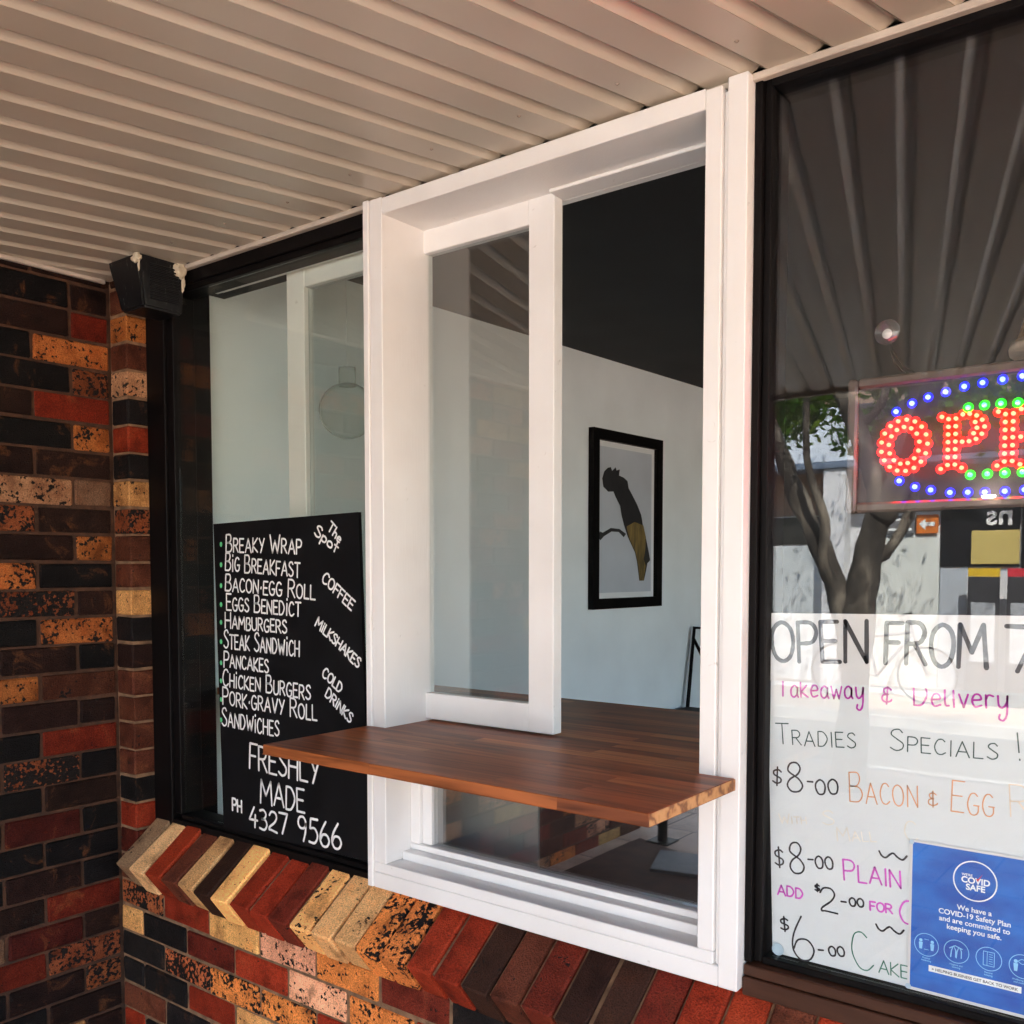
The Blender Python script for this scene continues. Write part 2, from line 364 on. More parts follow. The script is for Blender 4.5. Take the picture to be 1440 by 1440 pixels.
# ------------------------------------------------------------------ handwriting: stroke letters
G = {
 'A': (.72, '0,0 .36,1 .72,0|.12,.34 .6,.34'), 'B': (.6, '0,0 .02,1|~.02,1 .4,1 .5,.78 .36,.56 .02,.53|~.02,.53 .44,.5 .6,.26 .42,.02 0,0'),
 'C': (.6, '~.56,.86 .4,1 .16,.92 .0,.5 .12,.1 .36,0 .6,.14'), 'D': (.64, '0,0 0,1|~0,1 .36,.96 .62,.52 .38,.05 0,0'),
 'E': (.52, '.5,1 0,1 0,0 .52,0|0,.52 .42,.52'), 'F': (.5, '.5,1 0,1 0,0|0,.52 .4,.52'),
 'G': (.64, '~.56,.88 .38,1 .14,.9 0,.48 .14,.08 .4,0 .6,.14 .62,.42|.36,.44 .66,.44'), 'H': (.62, '0,0 0,1|.6,0 .6,1|0,.5 .6,.5'),
 'I': (.12, '.06,0 .06,1'), 'i': (.14, '.07,0 .07,.66|.07,.88 .07,.94'), 'K': (.58, '0,0 0,1|.54,1 0,.44 .58,0'), 'L': (.5, '0,1 0,0 .5,0'),
 'M': (.82, '0,0 .06,1 .4,.35 .74,1 .82,0'), 'N': (.66, '0,0 .02,1 .62,0 .64,1'), 'O': (.68, '~.34,1 .08,.84 0,.5 .1,.14 .34,0 .58,.14 .68,.5 .6,.84 .34,1'),
 'P': (.56, '0,0 0,1|~0,1 .4,.98 .56,.76 .42,.5 0,.46'), 'R': (.6, '0,0 0,1|~0,1 .38,.98 .54,.76 .4,.52 0,.48|.24,.49 .6,0'),
 'S': (.54, '~.5,.86 .36,1 .12,.94 .05,.74 .28,.54 .52,.34 .48,.1 .24,0 0,.12'), 'T': (.64, '0,1 .64,1|.32,1 .32,0'), 'V': (.64, '0,1 .32,0 .64,1'),
 'W': (.9, '0,1 .22,0 .45,.7 .68,0 .9,1'), 'Y': (.6, '0,1 .3,.5|.6,1 .2,0'), 'U': (.6, '~0,1 0,.3 .12,.04 .3,0 .5,.08 .6,.3 .6,1'),
 '2': (.52, '~.02,.8 .16,.98 .4,.96 .5,.74 .36,.48 .04,.22 .0,.08 .12,.08 .52,.0'), '3': (.5, '~.04,.94 .3,1 .46,.8 .34,.58 .16,.54|~.16,.54 .42,.5 .5,.26 .32,.02 .0,.06'), '4': (.56, '.34,1 0,.36 .56,.36|.42,.62 .38,0'),
 '5': (.5, '.5,1 .1,1 .06,.6|~.06,.6 .34,.62 .5,.34 .34,.04 0,.04'), '6': (.52, '~.34,1 .08,.6 .0,.26 .14,.02 .38,.02 .52,.24 .4,.46 .16,.46 .02,.26'),
 '7': (.54, '0,1 .54,1 .2,0'), '8': (.52, '~.26,.54 .04,.72 .12,.96 .34,1 .46,.82 .36,.6 .1,.42 .0,.2 .14,0 .4,.02 .52,.22 .4,.44 .26,.54'),
 '9': (.52, '~.48,.78 .34,.98 .1,.94 .02,.7 .16,.52 .4,.56 .48,.78|~.48,.78 .46,.4 .34,0'), '0': (.5, '~.25,1 .04,.78 .0,.44 .1,.08 .25,0 .42,.1 .5,.5 .44,.84 .25,1'),
 '$': (.44, '~.42,.76 .28,.86 .06,.78 .06,.6 .22,.5 .4,.38 .38,.2 .18,.12 .0,.22|.24,1 .2,0'), '-': (.3, '0,.45 .3,.45'), '!': (.1, '.06,1 .05,.3|.05,.06 .05,.02'),
 '&': (.5, '~.44,.78 .3,.88 .1,.8 .12,.6 .3,.52|~.3,.52 .06,.46 .02,.22 .2,.1 .42,.16 .48,.24|.28,1 .24,0'), '*': (.14, '.06,.34 .08,.42'), '.': (.2, '0,0 .1,.0'),
 '~': (1.0, '~0,.9 .08,.4 .22,.2 .4,.6 .52,.72 .66,.3 .84,.05 1,.5'),
 'a': (.46, '~.42,.4 .24,.52 .04,.36 .04,.1 .2,0 .38,.14 .42,.44|~.42,.44 .4,.14 .46,0'), 'e': (.44, '~.04,.28 .4,.32 .34,.5 .14,.5 .02,.26 .14,.02 .42,.08'), 'h': (.42, '0,0 0,1|~0,.3 .14,.5 .32,.46 .38,.3 .4,0'),
 'k': (.42, '0,0 0,.95|.36,.52 .02,.22 .42,0'), 'l': (.2, '~.04,.98 .02,.3 .06,.04 .2,.02'), 'o': (.46, '~.23,.52 .02,.36 .04,.08 .24,0 .44,.12 .42,.4 .23,.52'), 'p': (.44, '.02,.5 0,-.4|~.01,.36 .2,.52 .42,.38 .38,.08 .16,0 .01,.12'),
 'r': (.34, '.02,.5 .02,0|~.02,.32 .14,.5 .34,.46'), 't': (.36, '.16,.86 .16,.0|0,.56 .36,.56'), 'v': (.4, '0,.52 .2,0 .4,.52'), 'w': (.6, '0,.52 .14,0 .3,.4 .44,0 .6,.52'), 'y': (.44, '~.02,.5 .06,.14 .2,.04 .38,.2 .42,.5|~.42,.5 .4,-.2 .26,-.46 .08,-.4 .1,-.24'),
 'n': (.42, '.02,.5 .02,0|~.02,.3 .18,.5 .34,.44 .4,.26 .4,0'), 'd': (.46, '~.4,.4 .2,.52 .02,.3 .1,.02 .28,.02 .4,.2|.42,1 .42,0'), 's': (.36, '~.34,.42 .2,.52 .04,.42 .16,.28 .34,.16 .22,0 .0,.06'), 'c': (.4, '~.38,.42 .22,.52 .02,.3 .1,.04 .26,0 .4,.1'),
}
def smooth_pts(pts, k=7):
    out = []
    for i in range(len(pts) - 1):
        p0 = pts[max(i - 1, 0)]; p1 = pts[i]; p2 = pts[i + 1]; p3 = pts[min(i + 2, len(pts) - 1)]
        if pts[0] == pts[-1]:
            if i == 0: p0 = pts[-2]
            if i == len(pts) - 2: p3 = pts[1]
        for j in range(k):
            t = j / k
            out.append(tuple(0.5 * (2 * p1[a] + (p2[a] - p0[a]) * t + (2 * p0[a] - 5 * p1[a] + 4 * p2[a] - p3[a]) * t * t + (-p0[a] + 3 * p1[a] - 3 * p2[a] + p3[a]) * t ** 3) for a in (0, 1)))
    out.append(pts[-1]); return out

def ribbon(bm, pts, wd, y, th=0.0005):
    """a flat marker stroke with rounded ends lying on the plane y"""
    n = len(pts)
    L = []; Rr = []
    for i in range(n):
        a = pts[max(i - 1, 0)]; b = pts[min(i + 1, n - 1)]
        d = Vector((b[0] - a[0], b[1] - a[1])); d = d.normalized() if d.length > 1e-9 else Vector((1, 0))
        k = wd * 0.5 * (0.9 + 0.2 * random.random())
        # widen a little at sharp bends
        L.append((pts[i][0] - d.y * k, pts[i][1] + d.x * k)); Rr.append((pts[i][0] + d.y * k, pts[i][1] - d.x * k))
    fl = [bm.verts.new((x, y - th, z)) for x, z in L]; fr = [bm.verts.new((x, y - th, z)) for x, z in Rr]
    for i in range(n - 1):
        try: bm.faces.new((fl[i], fl[i + 1], fr[i + 1], fr[i]))
        except ValueError: pass
    for e in (0, -1):
        c = circ(pts[e][0], pts[e][1], wd * 0.5, n=10)
        f = [bm.verts.new((x, y - th * 0.8, z)) for x, z in c]; bm.faces.new(f)

CORNER_SPLIT = True
def stroke_text(bm, text, x0, z0, x1, z1, h, wd, y, small=0.78, jit=0.03, bigfirst=True):
    """write text from baseline start to baseline end, capital height h"""
    sizes = []; first = True
    for ch in text:
        if ch == ' ': sizes.append(h * 0.42); first = True; continue
        s = h if (first or ch.islower() or not bigfirst or not ch.isalpha()) else h * small
        first = False; sizes.append(s)
    adv = [];
    for ch, s in zip(text, sizes):
        adv.append(s if ch == ' ' else G[ch][0] * s + h * 0.16)
    tot = sum(adv) - h * 0.16
    L = math.hypot(x1 - x0, z1 - z0); k = L / tot if tot > 0 else 1
    ux, uz = (x1 - x0) / L, (z1 - z0) / L
    vx, vz = -uz, ux
    if len(text) == 1: k = L / (G[text][0] * h)
    if k > 3: k = 3
    c = 0
    for ch, s, ad in zip(text, sizes, adv):
        if ch != ' ':
            j0 = random.uniform(-jit, jit) * h; rot = random.uniform(-jit, jit)
            for st in G[ch][1].split('|'):
                sm = st.startswith('~'); pts = [tuple(float(q) for q in p.split(',')) for p in st.lstrip('~').split()]
                segs = [smooth_pts(pts)] if sm else [[pts[i], ((pts[i][0] + pts[i + 1][0]) / 2, (pts[i][1] + pts[i + 1][1]) / 2), pts[i + 1]] for i in range(len(pts) - 1)]
                for sg in segs:
                    W = []
                    for (a, b) in sg:
                        a2 = a * s * k + rot * b * s; b2 = b * s + j0
                        W.append((x0 + ux * (c * k + a2) + vx * b2, z0 + uz * (c * k + a2) + vz * b2))
                    ribbon(bm, W, wd, y)
        c += ad

def font_mesh(bm, text, x, z, size, y, align='CENTER', bold=0.0, rot=0.0, th=0.0004, mirror=False, stretch=1.0):
    cu = bpy.data.curves.new('txt', 'FONT'); cu.body = text; cu.size = size; cu.align_x = align; cu.offset = bold * size; cu.space_line = 1.0
    cu.fill_mode = 'FRONT' if hasattr(cu, 'fill_mode') else 'BOTH'
    o = bpy.data.objects.new('txt', cu); C.objects.link(o)
    dg = bpy.context.evaluated_depsgraph_get(); dg.update()
    me = bpy.data.meshes.new_from_object(o.evaluated_get(dg))
    cs, sn = math.cos(rot), math.sin(rot)
    vs = []
    for v in me.vertices:
        a, b = v.co.x * stretch, v.co.y
        vs.append(bm.verts.new((x + a * cs - b * sn, y - th, z + a * sn + b * cs)))
    for p in me.polygons:
        try: bm.faces.new([vs[i] for i in p.vertices])
        except ValueError: pass
    bpy.data.objects.remove(o); bpy.data.curves.remove(cu); bpy.data.meshes.remove(me)

# ================================================================== SETTING
# ground: one sheet reaching far out; footpath, road and kerb above it
GROUND = paint('dry earth', (0.16, 0.13, 0.10), 0.95, 0.25, 0.6, 0.2, 8)
ASPH = paint('asphalt', (0.055, 0.054, 0.053), 0.9, 0.25, 3, 0.4, 120)
CONC = paint('concrete kerb', (0.36, 0.34, 0.31), 0.9, 0.15, 4, 0.2, 40)
PAVE = paver_mat('footpath pavers', (0.50, 0.35, 0.25), (0.58, 0.42, 0.31), (0.20, 0.14, 0.10), 0.4, 0.4)
def sheet(name, poly, z, mat, kind='structure'):
    bm = bmesh.new(); bm.faces.new([bm.verts.new((x, y, z)) for x, y in poly]); o = link(name, bm, mat); o['kind'] = kind; return o
sheet('ground', [(-200, -200), (200, -200), (200, 200), (-200, 200)], -0.16, GROUND)
bm = bmesh.new(); bx(bm, -60, 60, -4.2, 1.76, -0.14, 0.0); tag(link('footpath', bm, PAVE), kind='structure')
bm = bmesh.new(); bx(bm, -60, 60, -4.35, -4.203, -0.14, 0.004, 0.012); tag(link('kerb', bm, CONC), kind='structure')
sheet('road', [(-60, -7.1), (60, -7.1), (60, -4.352), (-60, -4.352)], -0.13, ASPH)
bm = bmesh.new(); bx(bm, -60, 60, -7.25, -7.1, -0.14, 0.004, 0.012); tag(link('kerb', bm, CONC), kind='structure')
bm = bmesh.new(); bx(bm, -60, 60, -14, -7.253, -0.14, 0.0); tag(link('footpath', bm, PAVE), kind='structure')
SOIL = paint('dark paved patch', (0.095, 0.045, 0.025), 0.9, 0.35, 10, 0.5, 60)
sheet('asphalt_patch', [(-2.80, -0.20), (-2.79, -1.28), (-2.40, -1.14), (-1.7, -1.22), (-1.1, -0.9), (-1.2, -0.2)], 0.004, SOIL)
PIT = paint('grey cast iron', (0.15, 0.15, 0.15), 0.7, 0.2, 30, 0.5, 90)
t = thing('pit_cover', 'grey metal pit cover set flat in the dark paving patch', 'pit cover', (-2.4, -0.95, 0.004))
bm = bmesh.new()
for (poly, z0, z1) in (([(-2.55, -1.09), (-2.35, -1.14), (-2.12, -0.84), (-2.43, -0.76)], 0.005, 0.022),):
    a = [bm.verts.new((x, y, z0)) for x, y in poly]; b = [bm.verts.new((x, y, z1)) for x, y in poly]
    bm.faces.new(a); bm.faces.new(b)
    for i in range(4): bm.faces.new((a[i], a[(i + 1) % 4], b[(i + 1) % 4], b[i]))
link('lid', bm, PIT, t)
t = thing('veranda_post', 'slim black steel post holding up the soffit edge', 'post', (-2.65, -1.5, 0))
bm = bmesh.new(); tube(bm, [(-2.65, -1.30, 0.012), (-2.65, -1.30, 2.49)], 0.03, 14); link('post_shaft', bm, BLACKAL, t, True)
box_obj('base_plate', BLACKAL, (-2.72, -2.58, -1.37, -1.23, 0.001, 0.012), t)

# ------------------------------------------------------------------ brickwork
PAL = {'K': ((.010, .008, .008), .2), 'D': ((.030, .012, .008), .3), 'R': ((.24, .026, .009), .2), 'B': ((.11, .032, .016), .35), 'O': ((.62, .20, .05), .62),
       'P': ((.68, .34, .19), .62), 'M': ((.36, .10, .035), .85), 'Y': ((.80, .41, .14), .42), 'C': ((.62, .36, .14), .3), 'G': ((.28, .165, .095), .4), 'r': ((.11, .015, .008), .3), 'W': ((.76, .47, .21), .25)}
class Bricks:
    def __init__(s, dark=1.0, rough=.0013, blotch=.8): s.blotch = blotch; s.bm = bmesh.new(); s.col = []; s.par = []; s.dark = dark; s.rough = rough
    def add(s, x0, x1, y0, y1, z0, z1, t, M=None, ch=0.004):
        c, sp = PAL[t]; k = random.uniform(0.75, 1.2) * s.dark; g = random.uniform(0.93, 1.07)
        c = (c[0] * k, c[1] * k * g, c[2] * k); rnd = random.uniform(0, 40); sp = max(0, sp + random.uniform(-.1, .1))
        nv = len(s.bm.verts)
        for f in bx(s.bm, x0, x1, y0, y1, z0, z1, ch * random.uniform(.7, 1.3), M): s.col.append((*c, 1)); s.par.append((sp, rnd, s.blotch))
        s.bm.verts.ensure_lookup_table()
        for v in s.bm.verts[nv:]: v.co += Vector((random.uniform(-1, 1), random.uniform(-1, 1), random.uniform(-1, 1))) * s.rough
    def done(s, name, parent):
        s.bm.faces.index_update()
        me = bpy.data.meshes.new(name)
        bmesh.ops.recalc_face_normals(s.bm, faces=s.bm.faces); s.bm.to_mesh(me); s.bm.free()
        a = me.attributes.new('bcol', 'FLOAT_COLOR', 'FACE'); b = me.attributes.new('bpar', 'FLOAT_VECTOR', 'FACE')
        for i, c in enumerate(s.col): a.data[i].color = c
        for i, c in enumerate(s.par): b.data[i].vector = c
        me.materials.append(BRICK)
        o = bpy.data.objects.new(name, me); C.objects.link(o); o.parent = parent
        o.matrix_parent_inverse = Matrix.Translation(parent.location).inverted()
        return o
CO = 0.0863; J = 0.009                       # course height, joint
Z0 = 0.4950 - 6 * CO                         # ground-level bed joint
def jz(): return random.uniform(-.0015, .0015)
# left wall, face x = -2.9, runs towards the street
XL = -2.9; YW = 1.645
t = thing('brick_wall', 'dark clinker brick wall at the far left with speckled orange and cream bricks', 'brick wall', (XL - 0.1, 0, 0))
rows = ['DD', 'DKD', 'DDR', 'KO', 'KM', 'DR', 'KO', 'DD', 'PG', 'MD', 'DO', 'OK', 'MD', 'KO', 'DK', 'OB', 'DD', 'KR', 'MK', 'KD', 'rK', 'KK', 'DK', 'DR', 'rD', 'RM', 'DM', 'KD', 'YD', 'DB', 'KR']
# joint (y) left of the corner brick in each row, from the photograph's bond: long = full stretcher at the corner, short = half
lng = [1, 0, 0, 1, 0, 1, 0, 1, 0, 1, 0, 1, 0, 1, 0, 1, 0, 1, 0, 1, 0, 1, 0, 1, 0, 1, 0, 1, 0, 1, 0]
br = Bricks(.66, .0016, 1.0)  # brick tones scaled down, weaker light on this wall put into the colour
ntop = 23                                    # index of the bed joint at the top
for k in range(-1, 31):
    z1 = 2.52 - (k) * CO + (0.494 + CO * 23.0 - 2.479) * 0
    zt = 0.494 + CO * (23 - k); zb = zt - CO + J
    if zt < -0.05: break
    if zb > 2.515: continue
    zt2 = min(zt, 2.52); zb2 = max(zb, 0.001)
    if zt2 - zb2 < 0.01: continue
    ri = k + 1
    cols = rows[ri] if 0 <= ri < len(rows) else 'DK'
    L = lng[ri] if 0 <= ri < len(lng) else 1
    y = YW - 0.004
    i = 0
    while y > -1.48:
        ln = (0.236 if L else 0.117) if i == 0 else 0.230
        if i == 0 and ri >= 0: pass
        y0 = max(y - ln, -1.5)
        if i < len(cols): ct = cols[len(cols) - 1 - i]
        else: ct = random.choice('KKDDDBrRRMOPG') if y > 0.3 else random.choice('RRBBOPRrCBW')  # lighter brick kinds near the street stand in for stronger light there
        d = random.uniform(-.002, .002)
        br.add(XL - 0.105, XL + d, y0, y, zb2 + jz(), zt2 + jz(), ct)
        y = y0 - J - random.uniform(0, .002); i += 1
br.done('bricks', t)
box_obj('mortar', MORTAR_SHADE, (XL - 0.30, XL - 0.0055, -1.494, 1.86, 0.0, 2.53), t, 0)
box_obj('sun_leak_block', paint('tan leak block', (.30, .23, .18), .85, .1, 2, .1, 20), (-6.0, XL - 0.301, -1.49, 9.2, 0.0, 2.54), t, 0)  # unseen block added behind the wall to stop sun leaking in
# lower wall under the windows, face y = YW
t = thing('brick_wall', 'low brick wall under the windows with yellow and pink speckled bricks', 'brick wall', (-1, YW + .1, 0))
br = Bricks(1.45, .0015, .6)
lrows = ['BYYKPPOYOMOYR', 'MRYPOrKOB', 'YKrRPORKY', 'KMOORKPB', 'KKRYOKR', 'BKOPRRK', 'RKYKROP']
for k in range(0, 8):
    zt = 0.494 + CO * (1 - k) + CO; zb = zt - CO + J
    zb2 = max(zb, 0.001)
    if zt < 0.02: break
    x = XL + 0.004; i = 0
    cols = lrows[k] if k < len(lrows) else ''
    while x < 3.9:
        ln = (0.118 if k % 2 == 0 else 0.235) if i == 0 else (0.115 if k == 0 and random.random() < .5 else 0.230)
        ct = cols[i] if i < len(cols) else random.choice('KKDBRRrOOPYMYC')
        d = random.uniform(-.002, .002)
        br.add(x, x + ln, YW + d, YW + 0.105, zb2 + jz(), zt - (0 if k else 0.03) + jz(), ct)
        x += ln + J + random.uniform(0, .002); i += 1
br.done('bricks', t)
box_obj('mortar', MORTAR, (XL, 4.0, YW + 0.0055, 1.86, 0, 0.628), t, 0)
# pier between the left wall and the window
t = thing('brick_pier', 'narrow brick pier between dark side wall and black window frame', 'brick pier', (-2.85, 1.68, 0.6))
br = Bricks(.9, .0013, .8)
pier = ['D', 'B', 'O', 'B', 'P', 'K', 'R', 'K', 'Y', 'M', 'B', 'B', 'Y', 'K', 'D', 'B', 'B', 'B', 'B', 'K', 'R', 'r', 'B', 'B', 'B']
XP = -2.80
for k in range(-1, 24):
    zt = 0.494 + CO * (23 - k); zb = zt - CO + J; zt2 = min(zt, 2.515)
    if zb < 0.58: break
    br.add(XL + 0.006, XP + random.uniform(-.0015, .0015), YW + random.uniform(-.0015, .0015), 1.735, zb + jz(), zt2 + jz(), pier[k + 1])
br.done('bricks', t)
box_obj('mortar', MORTAR, (XL, XP - 0.005, YW + 0.005, 1.735, 0.63, 2.515), t, 0)
# sloping brick-on-edge sill
t = thing('brick_sill', 'sloping brick on edge sill with alternating cream and red bricks', 'brick sill', (-1, 1.6, 0.7))
br = Bricks(1.5, .0018, .3)
sl = R(37); cs, sn = math.cos(sl), math.sin(sl)
scol = 'GWRBCDYRRrYCCOORR' 'DBrDDrRRBRDKrYRBKRDrBDRCRBKDRRB' 'RBDKRCBRDKRYB'
x = -2.79
for i in range(70):
    if x > 3.9: break
    wd = 0.0765
    M = Matrix.Translation((x, 1.56 + random.uniform(-.004, .004), 0.672 + random.uniform(-.003, .003))) @ Matrix.Rotation(sl + R(random.uniform(-1.2, 1.2)), 4, 'X') @ Matrix.Rotation(R(random.uniform(-.6, .6)), 4, 'Z')
    ct = scol[i % len(scol)]
    br.add(0, wd - random.uniform(0, .003), 0, 0.20, -0.108, 0, ct, M, 0.0045)
    x += 0.0845
br.done('bricks', t)
bm = bmesh.new(); M = Matrix.Translation((0, 1.56, 0.672)) @ Matrix(((1, 0, 0, 0), (0, cs, -sn, 0), (0, sn, cs, 0), (0, 0, 0, 1)))
bx(bm, -2.798, 3.9, 0.010, 0.19, -0.100, -0.012, 0, M); link('mortar', bm, MORTAR, t)

# ------------------------------------------------------------------ soffit of ribbed metal, ribs at 15 degrees
ZC = 2.51
sof = thing('soffit', 'cream ribbed metal soffit overhead running out from the shopfront', 'soffit', (0, 0.2, ZC))
bm = bmesh.new()
rd = Vector((math.sin(R(15.3)), math.cos(R(15.3)), 0)); pitch = 0.12 * math.cos(R(15.3))
YF, YB = -1.40, 1.70
prof = [(0.0015, 0), (0.0775, 0), (0.0777, 0.005), (0.0788, 0.005), (0.079, 0), (0.100, 0.013), (0.112, 0.013), (0.1175, 0.001), (0.1177, 0.008), (0.1205, 0.008), (0.1207, 0)]     # s along x (at constant y), height
px_ = 0.12
xs0 = -0.735 - 0.103 - px_ * 24
lines = []
for i in range(62):
    for s, h in prof[:-1] if True else prof:
        lines.append((xs0 + i * px_ + s + (0.0), h))
sh = math.tan(R(15.3))
nb = 2
prevs = None
for (xx, h) in lines:
    a = bm.verts.new((xx + (YF - YB) * sh, YF, ZC + h)); b = bm.verts.new((xx, YB, ZC + h))
    if prevs: bm.faces.new((prevs[0], a, b, prevs[1]))
    prevs = (a, b)
# clip to the left wall
geom = bm.verts[:] + bm.edges[:] + bm.faces[:]
bmesh.ops.bisect_plane(bm, geom=geom, plane_co=(XL + 0.001, 0, 0), plane_no=(-1, 0, 0), clear_outer=True)
geom = bm.verts[:] + bm.edges[:] + bm.faces[:]
bmesh.ops.bisect_plane(bm, geom=geom, plane_co=(3.0, 0, 0), plane_no=(1, 0, 0), clear_outer=True)
o = link('ribbed_sheet', bm, CREAM, sof)
mod = o.modifiers.new('bev', 'SOLIDIFY'); mod.thickness = 0.001; mod.offset = 1
bm = bmesh.new(); bx(bm, -6, 3.02, -1.43, 1.98, 2.545, 2.80); bx(bm, XL, 3.02, -1.45, -1.405, 2.495, 3.62); bx(bm, 3.0, 3.03, -1.40, 1.7, 2.5, 2.81); link('roof_sun_block', bm, TRIM, sof)  # unseen roof added to block light, front edge raised to shade the footpath
bm = bmesh.new(); bx(bm, XL + .02, 3.0, 1.694, 1.712, 2.4985, 2.512, 0.002); link('wall_trim', bm, TRIM, sof)
bm = bmesh.new(); bx(bm, XL + 0.002, XL + 0.016, YF, 1.63, 2.499, 2.512, 0.002); link('side_trim', bm, TRIM, sof)

SCREW = paint('painted screw', (.30, .24, .19), .5, .2, 40, 0)
bm = bmesh.new(); lathe(bm, [(.0001, -.0025), (.002, -.0025), (.0032, -.001), (.0045, 0), (.0045, .002), (.0001, .002)], (0, 0, 0), 10); s0 = link('screw', bm, SCREW, sof, True)
s0.matrix_parent_inverse = Matrix()
first = True
for yy in (1.56, 0.55):
    for i in range(0, 24, 2):
        xx = -0.735 - 0.103 - 0.12 * (15 - i) + .04 + (yy - YB) * sh + random.uniform(-.012, .012)
        if xx < XL + .05: continue
        o = s0 if first else s0.copy()
        if not first: C.objects.link(o); o.parent = sof
        o.location = Vector((xx, yy + random.uniform(-.015, .015), ZC)) - sof.location; first = False
# ------------------------------------------------------------------ building shell
b = thing('cafe_building', 'cafe building shell behind the shopfront windows', 'building', (0, 5, 0))
bm = bmesh.new()
bx(bm, -6, 4.2, 1.99, 9.2, 2.74, 3.0); bx(bm, -6, 4.2, 1.742, 1.99, 2.512, 2.54); 
link('roof', bm, DARKCEIL, b)
bm = bmesh.new(); bx(bm, -6, 4.2, 1.80, 1.90, 2.545, 2.70); bx(bm, -2.77, 4.2, 1.87, 1.90, 0, 0.76); link('front_wall_lining', bm, DARKWALL, b)
bm = bmesh.new()
# left inner wall, very slightly out of square
pts = [(-2.775, 1.90), (-2.655, 5.55), (-2.60, 7.22), (-2.95, 7.22), (-2.95, 1.90)]
a = [bm.verts.new((x, y, 0)) for x, y in pts]; c = [bm.verts.new((x, y, 2.70)) for x, y in pts]
bm.faces.new(a); bm.faces.new(c)
for i in range(5): bm.faces.new((a[i], a[(i + 1) % 5], c[(i + 1) % 5], c[i]))
link('side_wall', bm, PLASTER, b)
bm = bmesh.new(); bx(bm, -3.2, 4.2, 6.20, 6.35, 0, 2.699); link('back_wall', bm, DARKWALL, b)
bm = bmesh.new(); bx(bm, -3.2, 4.2, 1.90, 6.75, 2.70, 2.7395); link('ceiling_lining', bm, DARKCEIL, b)
bm = bmesh.new(); bx(bm, 4.0, 4.2, 1.9, 2.2, 0, 2.7); bx(bm, 4.0, 4.2, 5.9, 6.6, 0, 2.7); bx(bm, 4.0, 4.2, 2.2, 5.9, 0, 0.3); link('end_wall', bm, PLASTER, b)  # unseen wall, its opening added to let daylight into the room
bm = bmesh.new(); bx(bm, -3, 4.2, 1.862, 6.6, -0.05, 0.02); tag(link('floor', bm, DARKFLOOR), kind='structure')

# ------------------------------------------------------------------ left shop window
lw = thing('shop_window', 'dark framed fixed window left of the white serving hatch', 'window', (-2.3, 1.72, 0.78))
bm = bmesh.new()
bx(bm, -2.80, -2.70, 1.712, 1.80, 0.772, 2.507, .002); bx(bm, -2.70, -2.665, 1.722, 1.80, 0.815, 2.465, .002)
bx(bm, -2.70, -1.77, 1.712, 1.80, 0.772, 0.800, .002); bx(bm, -2.665, -1.77, 1.722, 1.80, 0.800, 0.815, .002)
bx(bm, -2.70, -1.77, 1.714, 1.80, 2.465, 2.507, .002); bx(bm, -2.665, -1.77, 1.724, 1.795, 2.447, 2.465, .002)
bx(bm, -2.83, -2.72, 1.803, 1.895, 0.76, 2.507)
link('frame', bm, BLACKAL, lw)
box_obj('pane', GLASS_L, (-2.664, -1.765, 1.735, 1.741, 0.816, 2.446), lw, 0)
# right shop window
rw = thing('shop_window', 'large dark framed shop window on the right with handwritten price sheet', 'window', (0.5, 1.72, 0.78))
bm = bmesh.new()
bx(bm, -0.747, -0.733, 1.705, 1.80, 0.838, 2.507, .001); bx(bm, -0.733, -0.718, 1.718, 1.80, 0.838, 2.507, .002)
bx(bm, -0.718, 2.9, 1.712, 1.80, 2.486, 2.507, .002); bx(bm, 2.9, 3.0, 1.712, 1.80, 0.79, 2.507, .002)
bx(bm, -0.718, 2.9, 1.722, 1.80, 0.834, 0.848, .002)
link('frame', bm, BLACKAL, rw)
bm = bmesh.new(); bx(bm, -0.746, 2.9, 1.700, 1.80, 0.812, 0.8335, .002); bx(bm, -0.746, 2.9, 1.694, 1.80, 0.775, 0.811, .002); link('bottom_rail', bm, BROWNAL, rw)
box_obj('pane', GLASS_R, (-0.718, 2.9, 1.735, 1.741, 0.849, 2.486), rw, 0)
box_obj('infill_panel', BLACKAL, (3.0, 4.2, 1.70, 1.80, 0.6, 2.54), rw, 0)

# ------------------------------------------------------------------ white serving hatch
yb = 1.675
sv = thing('serving_hatch', 'white painted timber box window with half open sliding sash', 'window', (-1.25, 1.76, 0.785))
def wb(name, boxes, ch=0.0018):
    bm = bmesh.new()
    for d in boxes: bx(bm, *d, ch=ch)
    return link(name, bm, WHITE, sv)
wb('side_board', [(-1.760, -1.741, yb - .004, 1.733, 0.786, 2.5065), (-1.740, -1.697, yb, 1.86, 0.852, 2.506)])
wb('side_board', [(-0.833, -0.799, yb, 1.86, 0.852, 2.499), (-0.7985, -0.7885, yb + .010, 1.80, 0.826, 2.49), (-0.788, -0.748, yb, 1.80, 0.785, 2.5095)])
wb('head_board', [(-1.6965, -0.8335, yb, 1.86, 2.464, 2.503)])
wb('bottom_board', [(-1.7405, -0.7885, yb + .0005, 1.80, 0.785, 0.8255), (-1.7405, -0.7995, yb + .0005, 1.733, 0.826, 0.8515)])
wb('head_track', [(-2.60, -0.834, 1.815, 1.823, 2.472, 2.4995), (-2.60, -1.7405, 1.8235, 1.864, 2.474, 2.4995), (-1.6965, -0.834, 1.8605, 1.885, 2.4557, 2.4995), (-1.285, -0.834, 1.80, 1.86, 2.4557, 2.4638), (-2.56, -1.765, 1.802, 1.815, 2.452, 2.4995)])
